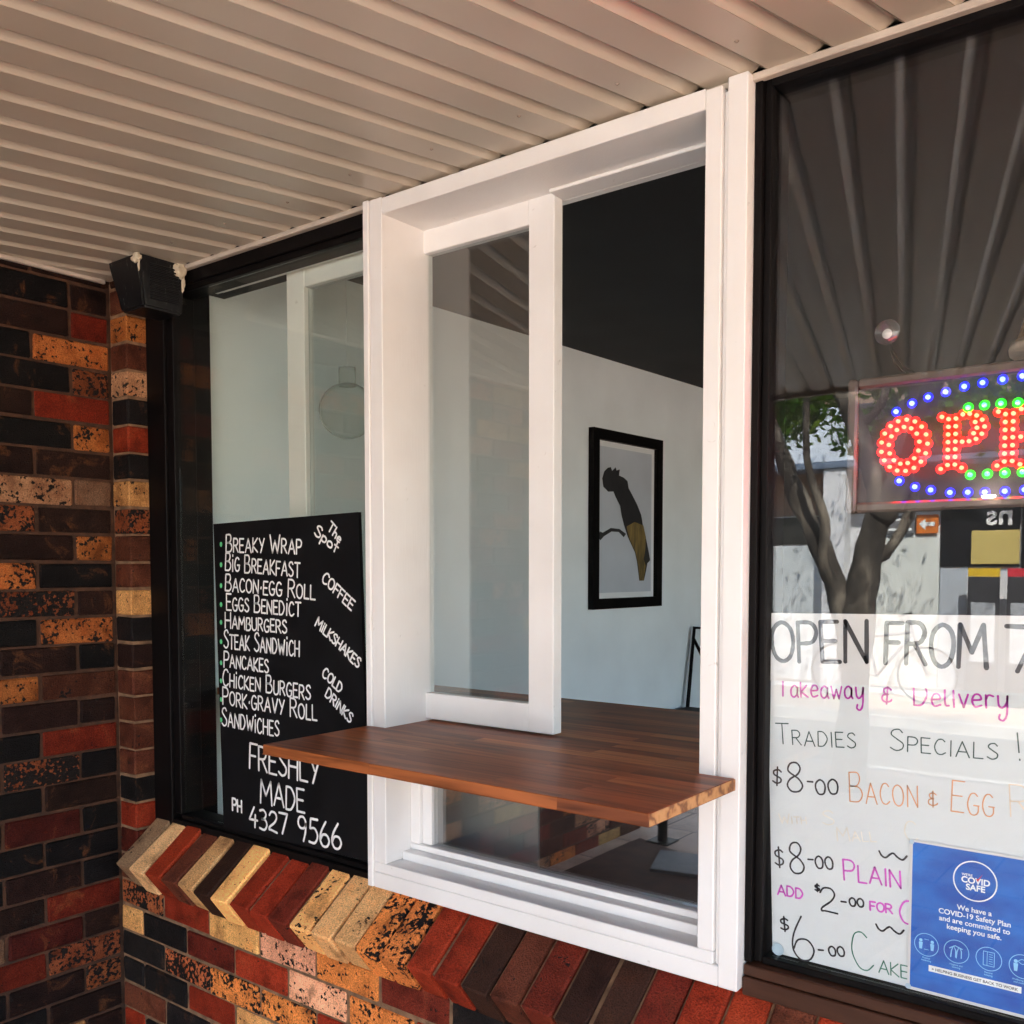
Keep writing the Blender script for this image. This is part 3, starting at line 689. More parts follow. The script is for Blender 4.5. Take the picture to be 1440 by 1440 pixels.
# lower fixed light
lf = wb('lower_frame', [(-1.6965, -0.8335, 1.7335, 1.80, 0.8265, 0.872), (-1.6965, -0.8335, 1.762, 1.80, 0.8725, 0.888), (-1.6965, -1.665, 1.764, 1.80, 0.8885, 1.176), (-1.6645, -1.632, 1.774, 1.80, 0.8885, 1.176), (-0.866, -0.8335, 1.764, 1.80, 0.8885, 1.176)])
box_obj('lower_pane', GLASS_P, (-1.631, -0.867, 1.784, 1.790, 0.889, 1.176), sv, 0)
# sliding sash
sash = wb('sliding_sash', [(-2.243, -2.166, 1.825, 1.86, 1.205, 2.472), (-1.3605, -1.287, 1.825, 1.86, 1.205, 2.472), (-2.1655, -1.361, 1.826, 1.859, 2.407, 2.472), (-2.1655, -1.361, 1.826, 1.859, 1.205, 1.273)])
pane = box_obj('sash_pane', GLASS_S, (-2.165, -1.362, 1.840, 1.845, 1.274, 2.406), None, 0)
pane.parent = sash; 
# ------------------------------------------------------------------ hardwood serving counter
ct = thing('serving_counter', 'oiled red brown hardwood counter passing through the serving hatch', 'counter', (-1.25, 1.7, 1.18))
bm = bmesh.new()
T = [(-1.756, 1.345), (-0.757, 1.345), (-0.757, 1.6745), (-0.8335, 1.6745), (-0.8335, 1.90), (-0.55, 1.90), (-0.55, 2.40), (-2.72, 2.40), (-2.72, 1.90), (-1.6965, 1.90), (-1.6965, 1.6745), (-1.756, 1.6745)]
lo_ = [bm.verts.new((x, y, 1.1775)) for x, y in T]; hi_ = [bm.verts.new((x, y, 1.2)) for x, y in T]
bm.faces.new(lo_); bm.faces.new(hi_)
for i in range(12): bm.faces.new((lo_[i], lo_[(i + 1) % 12], hi_[(i + 1) % 12], hi_[i]))
bm.normal_update(); bmesh.ops.bevel(bm, geom=bm.edges[:], offset=0.0015, segments=1, affect='EDGES')
link('counter_top', bm, WOOD, ct)
ENDG, n, l, bb = new_mat('end grain hardwood')
tc = n.new('ShaderNodeTexCoord'); wv = n.new('ShaderNodeTexWave'); wv.wave_type = 'RINGS'; wv.inputs['Scale'].default_value = 5; wv.inputs['Distortion'].default_value = 16; wv.inputs['Detail'].default_value = 4; wv.inputs['Detail Scale'].default_value = 3
l.new(tc.outputs['Object'], wv.inputs['Vector']); rr = ramp(n, [(0, (0.20, 0.075, 0.025)), (0.35, (0.42, 0.19, 0.065)), (1, (0.56, 0.29, 0.11))]); l.new(wv.outputs['Fac'], rr.inputs['Fac']); l.new(rr.outputs['Color'], bb.inputs['Base Color']); bb.inputs['Roughness'].default_value = 0.55
box_obj('end_grain', ENDG, (-0.7568, -0.7555, 1.3462, 1.6735, 1.1785, 1.199), ct, 0)
bm = bmesh.new(); bx(bm, -2.60, -1.421, 1.95, 1.97, 0.02, 1.177); link('pale_front_panel', bm, paint('grey green panel', (.42, .47, .45), .8, .08, 3, 0), ct)
bm = bmesh.new(); bx(bm, -1.4195, -0.55, 1.955, 1.97, 0.02, 1.177); link('dark_front_panel', bm, DARKWALL, ct)
bm = bmesh.new()
bx(bm, -0.62, -0.57, 2.3, 2.35, 0.02, 1.177); link('leg', bm, BLACKAL, ct)

# ------------------------------------------------------------------ menu board with hand lettering
YM = 1.690
mb = thing('menu_board', 'black menu board with white hand lettered menu standing in left window', 'menu board', (-2.1, 1.69, 0.83))
bm = bmesh.new()
pl = [(-2.397, 0.826), (-1.772, 0.840), (-1.803, 1.744), (-2.424, 1.731)]
f = [bm.verts.new((x, YM, z)) for x, z in pl]; k = [bm.verts.new((x, YM + 0.010, z)) for x, z in pl]
bm.faces.new(f); bm.faces.new(k)
for i in range(4): bm.faces.new((f[i], f[(i + 1) % 4], k[(i + 1) % 4], k[i]))
link('board', bm, BOARD, mb)
MENU = [
  ('BREAKY WRAP', -2.3636, 1.6494, -2.0271, 1.6400, 0.0496), ('BiG BREAKFAST', -2.3688, 1.5935, -2.0348, 1.5762, 0.0498), ('BACON*EGG ROLL', -2.3703, 1.5359, -1.9736, 1.5148, 0.0476),
  ('EGGS BENEDiCT', -2.3655, 1.4784, -2.0334, 1.4680, 0.0477), ('HAMBURGERS', -2.3733, 1.4242, -2.0929, 1.4205, 0.0448), ('STEAK SANDWiCH', -2.3812, 1.3658, -2.0408, 1.3603, 0.0527),
  ('PANCAKES', -2.3826, 1.3098, -2.1752, 1.3059, 0.0467), ('CHiCKEN BURGERS', -2.3893, 1.2525, -1.9973, 1.2431, 0.0484), ('PORK*GRAVY ROLL', -2.3907, 1.1977, -1.9715, 1.1884, 0.0509), ('SANDWiCHES', -2.3963, 1.1330, -2.1326, 1.1281, 0.0534)]
BIG = [('FRESHLY', -2.2674, 1.0231, -1.9659, 1.0143, 0.0729), ('MADE', -2.2188, 0.9292, -2.0266, 0.9279, 0.0671), ('PH', -2.3516, 0.8839, -2.3076, 0.8846, 0.0354), ('4327', -2.2714, 0.8503, -2.1004, 0.8523, 0.0580), ('9566', -2.0556, 0.8476, -1.8797, 0.8506, 0.0678)]
SIDE = [('The', -1.9216, 1.7038, -1.8764, 1.6659, 0.0260), ('Spot', -1.9739, 1.6919, -1.8889, 1.6387, 0.030), ('COFFEE', -1.9465, 1.5663, -1.8330, 1.4906, 0.0300), ('MiLKSHAKES', -1.9747, 1.4466, -1.8103, 1.3421, 0.0280), ('COLD', -1.9495, 1.3120, -1.8790, 1.2705, 0.0280), ('DRiNKS', -1.9378, 1.2587, -1.8418, 1.1957, 0.0280)]
for rs_, wd__, sm_ in ((MENU, .0052, .78), (BIG, .0068, .95), (SIDE, .0052, .95)):
    for r in rs_:
        bm = bmesh.new(); stroke_text(bm, *r, wd__, YM, small=sm_); link('lettering', bm, CHALK, mb)
for i, z in enumerate((1.6704, 1.6104, 1.5488, 1.4931, 1.4404, 1.3829, 1.3198, 1.2658, 1.2102, 1.1489)):
    bm = bmesh.new(); plate(bm, circ(-2.3878 - 0.0015 * i, z, 0.006, 0.0075, 8), YM, .0005)
    link('green_dot', bm, GREEN, mb)

# ------------------------------------------------------------------ black speaker box in the corner
sp = thing('speaker_box', 'black weathered speaker box under the soffit in the brick corner', 'speaker', (-2.65, 1.62, 2.36))
bm = bmesh.new()
top = [(-2.712, 1.540), (-2.548, 1.540), (-2.548, 1.692), (-2.712, 1.692)]; bot = [(-2.682, 1.562), (-2.562, 1.562), (-2.562, 1.692), (-2.682, 1.692)]
a = [bm.verts.new((x, y, 2.508)) for x, y in top]; m1 = [bm.verts.new((x, y, 2.500)) for x, y in top]; c = [bm.verts.new((x, y, 2.362)) for x, y in bot]
for q, w_ in ((a, m1), (m1, c)):
    for i in range(4): bm.faces.new((q[i], q[(i + 1) % 4], w_[(i + 1) % 4], w_[i]))
bm.faces.new(a); bm.faces.new(c)
bmesh.ops.bevel(bm, geom=bm.edges[:], offset=0.006, segments=2, affect='EDGES')
link('housing', bm, SCUFF, sp)
bm = bmesh.new()
for i in range(11):
    zz = 2.388 + i * 0.0095; f_ = (zz - 2.362) / 0.138; xx = -2.562 + 0.014 * f_
    bx(bm, xx - .002, xx + .004, 1.585 - 0.01 * f_, 1.675, zz, zz + 0.0045, .001)
link('grille', bm, SCUFF, sp)
bm = bmesh.new(); lathe(bm, [(0.001, -.012), (0.03, -.010), (0.034, 0), (0.03, .010), (0.001, .012)], (-2.706, 1.60, 2.452), 20, 'X'); link('blue_cap', bm, BLUEPL, sp, True)
from mathutils import noise
for (x, y, z, r, st) in ((-2.560, 1.541, 2.496, .017, (1.2, .5, .9)), (-2.556, 1.546, 2.474, .006, (.5, .5, 2.6)), (-2.549, 1.676, 2.490, .020, (.3, 1.0, 1.3)), (-2.552, 1.688, 2.456, .009, (.3, .6, 2.8))):
    bm = bmesh.new(); q = bmesh.ops.create_icosphere(bm, subdivisions=4, radius=1)
    for v in q['verts']:
        n_ = noise.noise(v.co * 1.6 + Vector((x * 50, y * 50, z * 50))) * .55 + noise.noise(v.co * 4.5) * .22
        p = v.co * (1 + n_) * r; v.co = Vector((p.x * st[0] + x, p.y * st[1] + y, min(p.z * st[2] + z, 2.5085)))
    link('foam_blob', bm, FOAM, sp, True)

# ------------------------------------------------------------------ things inside
# framed bird print on the inner wall; wall direction
wd_ = Vector((0.12, 3.65, 0)).normalized(); wn = Vector((wd_.y, -wd_.x, 0))
def on_wall(y, z, off):
    p = Vector((-2.775, 1.90, 0)) + wd_ * ((y - 1.90) / wd_.y); p = p + wn * off; return (p.x, p.y, z)
pf = thing('framed_print', 'black framed print of a black and gold cockatoo on the pale wall', 'picture', on_wall(4.55, 1.37, 0.01))
def wall_box(bm, y0, y1, z0, z1, o0, o1):
    P = [on_wall(y, z, o) for y in (y0, y1) for z in (z0, z1) for o in (o0, o1)]
    v = [bm.verts.new(p) for p in P]
    for f in ((0, 1, 3, 2), (4, 6, 7, 5), (0, 4, 5, 1), (2, 3, 7, 6), (0, 2, 6, 4), (1, 5, 7, 3)): bm.faces.new([v[i] for i in f])
PY0, PY1, PZ0, PZ1 = 4.14, 4.83, 1.385, 2.325
bm = bmesh.new(); fw = 0.055
wall_box(bm, PY0, PY0 + fw, PZ0, PZ1, .002, .035); wall_box(bm, PY1 - fw, PY1, PZ0, PZ1, .002, .035)
wall_box(bm, PY0 + fw, PY1 - fw, PZ0, PZ0 + fw, .002, .035); wall_box(bm, PY0 + fw, PY1 - fw, PZ1 - fw, PZ1, .002, .035)
link('frame', bm, BLACKAL, pf)
bm = bmesh.new(); wall_box(bm, PY0 + fw, PY1 - fw, PZ0 + fw, PZ1 - fw, .002, .010); link('mount', bm, paint('pale mount', (.76, .79, .82), .8, .03, 5, 0), pf)
a0, a1, c0, c1 = PY0 + fw + .03, PY1 - fw - .03, PZ0 + fw + .03, PZ1 - fw - .03
bm = bmesh.new(); wall_box(bm, a0, a1, c0, c1, .010, .0115); pr = link('print', bm, paint('grey blue print ground', (.52, .57, .64), .5, .12, 2, 0), pf)
def pic_poly(name, pts, off, mat):
    bm = bmesh.new()
    s = [((u - 790) / 190, (v - 135) / 570) for u, v in pts]
    f = [bm.verts.new(on_wall(a0 + (a1 - a0) * p, c1 - (c1 - c0) * q, off)) for p, q in s]
    k = [bm.verts.new(on_wall(a0 + (a1 - a0) * p, c1 - (c1 - c0) * q, off - .0008)) for p, q in s]
    n_ = len(f); bm.faces.new(f); bm.faces.new(k[::-1])
    for i in range(n_): bm.faces.new((f[i], f[(i + 1) % n_], k[(i + 1) % n_], k[i]))
    bm.normal_update(); bmesh.ops.triangulate(bm, faces=[q for q in bm.faces if len(q.verts) > 4])
    o = link(name, bm, mat, pf)
BIRDK = paint('bird black ink', (.008, .008, .010), .6, .3, 26, 0, stretch=(2, 2, .5), col2=(.022, .021, .023)); BIRDY = paint('bird gold ink', (.07, .05, .02), .6, .5, 25, 0, stretch=(2, 2, .4), col2=(.26, .18, .055))
pic_poly('bird', [(803, 292), (799, 260), (806, 232), (818, 216), (828, 212), (833, 226), (845, 210), (848, 222), (860, 216), (857, 240), (874, 246), (888, 258), (892, 285), (905, 310), (925, 350), (940, 390), (948, 440), (960, 490), (970, 540), (976, 575), (965, 588), (960, 620), (952, 660), (935, 660), (930, 620), (925, 580), (918, 545), (905, 515), (890, 480), (878, 440), (868, 400), (862, 360), (845, 325), (838, 306), (820, 309)], .0135, BIRDK)
pic_poly('gold_plumage', [(886, 440), (915, 420), (948, 432), (958, 480), (956, 530), (950, 570), (958, 600), (950, 660), (936, 660), (930, 600), (920, 545), (905, 512), (892, 478)], .0145, BIRDY)
pic_poly('branch', [(790, 492), (792, 466), (802, 470), (830, 450), (860, 452), (884, 470), (876, 484), (858, 464), (832, 464), (806, 484), (794, 500)], .0128, BIRDK)
# globe pendant
gp = thing('globe_pendant', 'round frosted globe lamp hanging inside the left window', 'lamp', (-2.51, 2.3, 2.15))
bm = bmesh.new(); bmesh.ops.create_uvsphere(bm, u_segments=32, v_segments=20, radius=0.098, matrix=Matrix.Translation((-2.505, 2.3, 2.150))); link('globe', bm, GLOBE, gp, True)
bm = bmesh.new(); tube(bm, [(-2.505, 2.3, 2.235), (-2.505, 2.3, 2.30)], .03, 16); link('neck', bm, GLOBE, gp, True)
bm = bmesh.new(); tube(bm, [(-2.505, 2.3, 2.30), (-2.505, 2.3, 2.70)], .002, 6); link('cable', bm, PLASTER, gp)
# high bar chair
ch = thing('bar_chair', 'tall black metal bar chair by the inner wall', 'chair', (-2.3, 5.2, 0.02))
bm = bmesh.new()
tube(bm, [(-2.635, 5.22, .02), (-2.625, 5.12, .75), (-2.635, 5.22, 1.24), (-2.22, 5.22, 1.24), (-2.23, 5.12, .75), (-2.22, 5.22, .02)], .012, 8); link('back_frame', bm, BLACKAL, ch, True)
bm = bmesh.new(); tube(bm, [(-2.635, 4.85, .02), (-2.615, 4.90, .74)], .012, 8); link('leg', bm, BLACKAL, ch, True)
bm = bmesh.new(); tube(bm, [(-2.22, 4.85, .02), (-2.24, 4.90, .74)], .012, 8); link('leg', bm, BLACKAL, ch, True)
box_obj('seat', BLACKAL, (-2.635, -2.22, 4.86, 5.13, .74, .77), ch, .006)
bm = bmesh.new(); tube(bm, [(-2.632, 5.21, 1.17), (-2.40, 5.17, .80)], .010, 8); link('brace', bm, BLACKAL, ch, True)
# woven lampshade at the right edge
WOVEN = paint('woven rattan', (.42, .25, .13), .8, .4, 60, .5, 90)
ls = thing('rattan_lampshade', 'tan woven lampshade hanging at right edge above the neon sign', 'lamp', (-0.30, 2.6, 2.12))
bm = bmesh.new(); lathe(bm, [(.172, 0), (.166, .0), (.10, .24), (.02, .25)], (-0.297, 2.6, 2.118), 32); link('shade', bm, WOVEN, ls, True)
bm = bmesh.new(); lathe(bm, [(.174, 0), (.176, .012), (.172, .024), (.164, .012)], (-0.297, 2.6, 2.112), 32); link('rim', bm, paint('pale rattan rim', (.60, .46, .34), .7, .2, 30, .2), ls, True)
bm = bmesh.new(); tube(bm, [(-0.297, 2.6, 2.36), (-0.297, 2.6, 2.70)], .004, 8); link('cable', bm, BLACKAL, ls)
# red fridge end seen as a sliver behind the sheet
rf = thing('red_stool', 'red metal stool glimpsed beside the frame behind the price sheet', 'stool', (-0.79, 1.98, 0.02))
REDM = paint('red enamel', (.42, .012, .02), .35, .1, 6, 0)
bm = bmesh.new(); lathe(bm, [(.001, 1.18), (.10, 1.18), (.105, 1.195), (.10, 1.21), (.001, 1.21)], (-0.70, 2.55, 0.0), 28); link('seat', bm, REDM, rf, True)
for sx in (-1, 1):
    for sy in (-1, 1):
        bm = bmesh.new(); tube(bm, [(-0.70 + .07 * sx, 2.55 + .07 * sy, 1.18), (-0.70 + .13 * sx, 2.55 + .13 * sy, .02)], .014, 8); link('leg', bm, REDM, rf, True)

# ------------------------------------------------------------------ LED open sign
YS = 1.79
ls = thing('led_sign', 'lit LED sign reading OPEN in red with blue and green dots', 'sign', (-0.354, 1.81, 1.70))
SX0, SX1, SZ0, SZ1 = -0.594, -0.114, 1.703, 1.948
FRP = paint('dark bronze plastic', (.10, .07, .06), .25, .1, 6, 0)
bm = bmesh.new(); q = .018
for d in ((SX0, SX0 + q, YS - .004, YS + .024, SZ0, SZ1), (SX1 - q, SX1, YS - .004, YS + .024, SZ0, SZ1), (SX0 + q, SX1 - q, YS - .004, YS + .024, SZ0, SZ0 + q), (SX0 + q, SX1 - q, YS - .004, YS + .024, SZ1 - q, SZ1)):
    bx(bm, *d, ch=.004)
link('frame', bm, FRP, ls)
box_obj('back_panel', paint('black acrylic', (.03, .022, .03), .12, .1, 4, 0), (SX0 + q, SX1 - q, YS + .008, YS + .016, SZ0 + q, SZ1 - q), ls, 0)
def led_bm(pts, r=.0042):
    bm = bmesh.new()
    for (x, z) in pts:
        lathe(bm, [(r, YS + .008), (r, YS + .003), (r * .75, YS - .0005), (r * .3, YS - .003)], (x, 0, z), 10, 'Y')
    return bm
RED = emit('red led', (1, .03, .015), 4.0); BLU = emit('blue led', (.03, .05, 1), 3.5); GRN = emit('green led', (.02, 1, .06), 2.2)
def halo(name, col, s):
    return emit(name, col, s)
REDH = emit('red letter bloom', (1, .004, .003), .55); BLUH = emit('blue dot bloom', (.006, .006, 1), .22); GRNH = emit('green dot bloom', (.004, .8, .015), .13)  # glowing discs imitate the bloom around each LED
def ell(cx, cz, rx, rz, n, ph=0): return [(cx + rx * math.cos(2 * math.pi * (k + ph) / n), cz + rz * math.sin(2 * math.pi * (k + ph) / n)) for k in range(n)]
cz = 1.821
O = ell(-.494, cz, .040, .046, 17) + ell(-.494, cz, .0265, .033, 13, .3)
P = [(-.420, cz + .040 - .0133 * i) for i in range(7)] + [(-.408, cz + .040 - .0133 * i) for i in range(7)] + [(-.431, cz + .045), (-.431, cz - .046), (-.397, cz - .046), (-.397, cz + .046), (-.386, cz + .046), (-.375, cz + .042), (-.366, cz + .034), (-.362, cz + .022), (-.366, cz + .010), (-.375, cz + .002), (-.386, cz - .001), (-.397, cz - .001), (-.377, cz + .031), (-.374, cz + .021), (-.379, cz + .012)]
E_ = [(-.330, cz + .040 - .0133 * i) for i in range(7)] + [(-.318, cz + .040 - .0133 * i) for i in range(7)] + [(-.341, cz + .045), (-.341, cz - .046)] + [(-.306 + .012 * i, cz + .046) for i in range(4)] + [(-.306 + .012 * i, cz - .046) for i in range(4)] + [(-.306 + .012 * i, cz) for i in range(2)] + [(-.270, cz + .034), (-.270, cz - .034), (-.290, cz + .010), (-.290, cz - .010)]
N_ = [(-.238, cz + .046 - .0153 * i) for i in range(7)] + [(-.226, cz + .046 - .0153 * i) for i in range(7)] + [(-.214 + .0095 * i, cz + .034 - .0145 * i) for i in range(6)] + [(-.168, cz + .046 - .0153 * i) for i in range(7)] + [(-.156, cz + .046 - .0153 * i) for i in range(7)]
def strips(bm, pts, r, y):
    for x, z in pts: plate(bm, circ(x, z, r, n=14), y, .0006)
for pts in (O, P, E_, N_):
    lo = link('led_letter', led_bm(pts, .0036), RED, ls)
    bm = bmesh.new(); strips(bm, pts, .0088, YS + .0075)
    h = link('letter_glow', bm, REDH); h.parent = lo
BT = [(-.509, 1.883), (-.482, 1.895), (-.455, 1.903), (-.426, 1.909), (-.396, 1.915), (-.367, 1.918), (-.336, 1.920), (-.306, 1.922), (-.276, 1.920), (-.247, 1.917), (-.218, 1.911), (-.190, 1.901)]
BB = [(-.501, 1.758), (-.474, 1.746), (-.447, 1.739), (-.415, 1.733), (-.386, 1.732), (-.359, 1.731), (-.328, 1.731), (-.298, 1.732), (-.268, 1.734), (-.238, 1.738), (-.208, 1.744)]
GT = [(-.389 + .0257 * i, 1.878 + .002 * math.sin(i)) for i in range(8)]; GB = [(-.383 + .027 * i, 1.762) for i in range(7)]
for pts, ml, mh, r in ((BT, BLU, BLUH, .0085), (BB, BLU, BLUH, .0085), (GT, GRN, GRNH, .0088), (GB, GRN, GRNH, .0088)):
    for p_ in pts:
        lo = link('led_lamp', led_bm([p_], .0042), ml, ls); bm = bmesh.new(); strips(bm, [p_], r, YS + .0073); h = link('lamp_glow', bm, mh); h.parent = lo
# suction cup hook and hanging cord
sc = thing('suction_hook', 'clear suction hook stuck on the glass holding up the LED sign', 'hook', (-.512, 1.745, 2.015))
CUP = glass('clear plastic', (.80, .84, .88), 0.16, rough=0.08, film=0.10)
bm = bmesh.new(); lathe(bm, [(.022, 1.743), (.021, 1.746), (.012, 1.752), (.007, 1.758), (.001, 1.759)], (-.512, 0, 2.015), 24, 'Y'); link('cup', bm, CUP, sc, True)
bm = bmesh.new(); lathe(bm, [(.0085, 1.7422), (.0085, 1.743), (.001, 1.7432)], (-.512, 0, 2.012), 18, 'Y'); link('centre_disc', bm, paint('pale plastic', (.75, .75, .74), .3, .1, 50, 0), sc, True)
bm = bmesh.new(); tube(bm, smooth3 if False else [(-.512, 1.758, 2.003), (-.508, 1.765, 1.985), (-.500, 1.775, 1.968), (-.488, 1.785, 1.955), (-.478, 1.80, 1.950)], .0016, 6); tube(bm, [(-.510, 1.758, 2.003), (-.512, 1.766, 1.985), (-.508, 1.775, 1.966), (-.497, 1.785, 1.952), (-.490, 1.80, 1.949)], .0016, 6); link('cord', bm, BLACKAL, sc, True)

# ------------------------------------------------------------------ price sheet behind the glass
YP = 1.7460
ps = thing('price_sheet', 'large white sheet with coloured handwritten prices behind right window', 'sign', (-.3, YP, .85))
bm = bmesh.new(); plate(bm, [(-.7065, .830 + .022), (.16, .852), (.16, 1.50), (-.728, 1.50)], YP + .0025, .002); link('sheet', bm, PAPER, ps)
P1 = [('Takeaway', -0.7032, 1.3552, -0.5416, 1.3626, 0.0427, 'm'), ('&', -0.5092, 1.3573, -0.4918, 1.3571, 0.0330, 'm'), ('Delivery', -0.4539, 1.3588, -0.3054, 1.3655, 0.0425, 'm'),
  ('TRADIES', -0.7037, 1.2619, -0.5537, 1.2719, 0.0392, 't'), ('SPECIALS', -0.4925, 1.2749, -0.3187, 1.2788, 0.0381, 't'), ('!', -0.2876, 1.2814, -0.2832, 1.2818, 0.0465, 't'),
  ('$', -0.7102, 1.1822, -0.6928, 1.1828, 0.0357, 'k'), ('8', -0.6805, 1.1726, -0.6511, 1.1747, 0.0550, 'k'), ('-', -0.6420, 1.1882, -0.6320, 1.1888, 0.0200, 'k'), ('00', -0.6252, 1.1759, -0.5837, 1.1809, 0.0274, 'k'),
  ('BACON', -0.5623, 1.1708, -0.4430, 1.1797, 0.0536, 'o'), ('&', -0.4261, 1.1830, -0.4106, 1.1844, 0.0279, 'o'), ('EGG', -0.3893, 1.1803, -0.3222, 1.1808, 0.0536, 'o'), ('R', -0.2967, 1.1869, -0.2667, 1.1885, 0.0534, 'f'),
  ('WITH', -0.6955, 1.1081, -0.6426, 1.1161, 0.0180, 'y'), ('S', -0.6116, 1.1200, -0.5900, 1.1220, 0.026, 'y'), ('MALL', -0.5839, 1.0940, -0.5137, 1.1051, 0.0246, 'y'), ('C', -0.4628, 1.1156, -0.4417, 1.1180, 0.0346, 'y')]
P2 = [('$', -0.7019, 1.0202, -0.6846, 1.0228, 0.0396, 'k'), ('8', -0.6719, 1.0156, -0.6448, 1.0195, 0.0579, 'k'), ('-', -0.6377, 1.0402, -0.6284, 1.0413, 0.0180, 'k'), ('00', -0.6228, 1.0339, -0.5901, 1.0392, 0.0228, 'k'), ('PLAIN', -0.5701, 1.0225, -0.4685, 1.0289, 0.0379, 'p'),
  ('~', -0.5069, 1.0743, -0.4565, 1.0805, 0.0159, 'k'), ('ADD', -0.6973, 0.9688, -0.6477, 0.9704, 0.0190, 'p'), ('$', -0.6239, 0.9904, -0.6154, 0.9915, 0.0140, 'k'), ('2', -0.6104, 0.9534, -0.5815, 0.9578, 0.0477, 'k'), ('-', -0.5746, 0.9743, -0.5657, 0.9751, 0.0150, 'k'),
  ('00', -0.5587, 0.9760, -0.5332, 0.9802, 0.0151, 'k'), ('FOR', -0.5221, 0.9769, -0.4832, 0.9793, 0.0160, 'p'), ('C', -0.4695, 0.9648, -0.4420, 0.9670, 0.0412, 'p'), ('$', -0.6892, 0.8985, -0.6731, 0.9015, 0.0284, 'k'), ('6', -0.6608, 0.8472, -0.6205, 0.8553, 0.0833, 'k'),
  ('-', -0.6145, 0.8703, -0.6053, 0.8718, 0.0200, 'k'), ('00', -0.5944, 0.8731, -0.5658, 0.8790, 0.0176, 'k'), ('~', -0.5094, 0.9388, -0.4511, 0.9468, 0.0160, 'k'), ('C', -0.5458, 0.8592, -0.5122, 0.8661, 0.0700, 'e'), ('AKE', -0.5044, 0.8653, -0.4532, 0.8667, 0.0231, 'e')]
bms = {}
for r in P1 + P2:
    b_ = bmesh.new(); wdt = .0034 if r[6] in 'kmp' else .0022
    stroke_text(b_, *r[:6], wdt, YP, small=0.7 if r[0] != 'PLAIN' else .8, bigfirst=r[0] not in ('ADD', 'FOR', 'AKE'))
    link('lettering', b_, INK[r[6]], ps)
bm = bmesh.new(); lathe(bm, [(.012, 1.7412), (.012, 1.7418), (.001, 1.7420)], (-.694, 0, .862), 20, 'Y'); link('corner_tab', bm, paint('clear blue tab', (.45, .58, .66), .3, .1, 40, 0), ps)
# heading strip pasted over the top of the sheet
hs = thing('heading_strip', 'bright white strip reading OPEN FROM 7 across top of price sheet', 'sign', (-.3, YP - .002, 1.385))
bm = bmesh.new(); plate(bm, [(-.730, 1.384), (.17, 1.404), (.17, 1.530), (-.734, 1.514)], YP - .0006, .0006); link('strip', bm, PAPER2, hs)
for r in (('OPEN', -0.7138, 1.4225, -0.5343, 1.4304, 0.0742), ('FROM', -0.5039, 1.4305, -0.3392, 1.4325, 0.0724), ('7', -0.3099, 1.4296, -0.2627, 1.4292, 0.0737)):
    bm = bmesh.new(); stroke_text(bm, *r, 0.0078, YP - .0012, small=1.0); link('lettering', bm, INK['g'], hs)
# ------------------------------------------------------------------ blue poster
cp = thing('safety_poster', 'blue covid safety poster with white border in lower right window', 'poster', (-.348, 1.743, .832))
YQ = 1.7432
bm = bmesh.new(); plate(bm, [(-.4545, .8505), (-.2415, .8505), (-.2415, 1.121), (-.4545, 1.121)], YQ + .0006, .0006); link('sheet', bm, PAPER2, cp)
m, n, l, bb = new_mat('blue poster print')
tc = n.new('ShaderNodeTexCoord'); mp = n.new('ShaderNodeMapping'); mp.inputs['Scale'].default_value = (9, 1, 14); l.new(tc.outputs['Object'], mp.inputs['Vector'])
nz = n.new('ShaderNodeTexNoise'); nz.inputs['Scale'].default_value = 1.1; nz.inputs['Detail'].default_value = 5; l.new(mp.outputs[0], nz.inputs['Vector'])
rr = ramp(n, [(.3, (.004, .055, .36)), (.7, (.008, .17, .62))]); l.new(nz.outputs['Fac'], rr.inputs['Fac']); l.new(rr.outputs['Color'], bb.inputs['Base Color']); bb.inputs['Roughness'].default_value = .6
bm = bmesh.new(); plate(bm, [(-.450, .856), (-.246, .856), (-.246, 1.1165), (-.450, 1.1165)], YQ, .0003); link('blue_panel', bm, m, cp)
YT = YQ - .0004
def ring(bm, cx, cz_, r, w_, y):
    a = circ(cx, cz_, r, n=40); c = circ(cx, cz_, r - w_, n=40)
    va = [bm.verts.new((x, y - .0003, z)) for x, z in a]; vc = [bm.verts.new((x, y - .0003, z)) for x, z in c]
    for i in range(40): bm.faces.new((va[i], va[(i + 1) % 40], vc[(i + 1) % 40], vc[i]))
bm = bmesh.new(); CX = -.348
ring(bm, CX, 1.0665, .035, .0022, YT)
font_mesh(bm, 'COVID', CX + .001, 1.0620, .0145, YT, bold=.03); font_mesh(bm, 'SAFE', CX + .001, 1.0500, .0145, YT, bold=.03); font_mesh(bm, "WE'RE", CX - .0125, 1.0735, .006, YT, bold=.02)
for i, s in enumerate(('We have a', 'COVID-19 Safety Plan', 'and are committed to', 'keeping you safe.')): font_mesh(bm, s, CX, 1.0120 - .0125 * i, .0126, YT, bold=.018)
plate(bm, [(-.419, .8915), (-.273, .8915), (-.273, .9025), (-.419, .9025)], YT, .0002)
link('white_print', bm, INK['w'], cp)
bm = bmesh.new()
plate(bm, [(CX + .0015, 1.0705), (CX + .0045, 1.0665), (CX + .012, 1.0810), (CX + .005, 1.0715)], YT - .0004, .0002)
plate(bm, circ(-.2575, .876, .0055, .004, 14), YT, .0002); link('red_print', bm, INK['r'], cp)
bm = bmesh.new(); font_mesh(bm, '> HELPING BUSINESS GET BACK TO WORK', (-.419 - .273) / 2, .8945, .0070, YT - .0003, bold=.015); link('black_print', bm, INK['k'], cp)
bm = bmesh.new()
IC = [-.4235, -.3745, -.3235, -.2725]; zi = .9375
for x in IC: ring(bm, x, zi, .0205, .0012, YT)
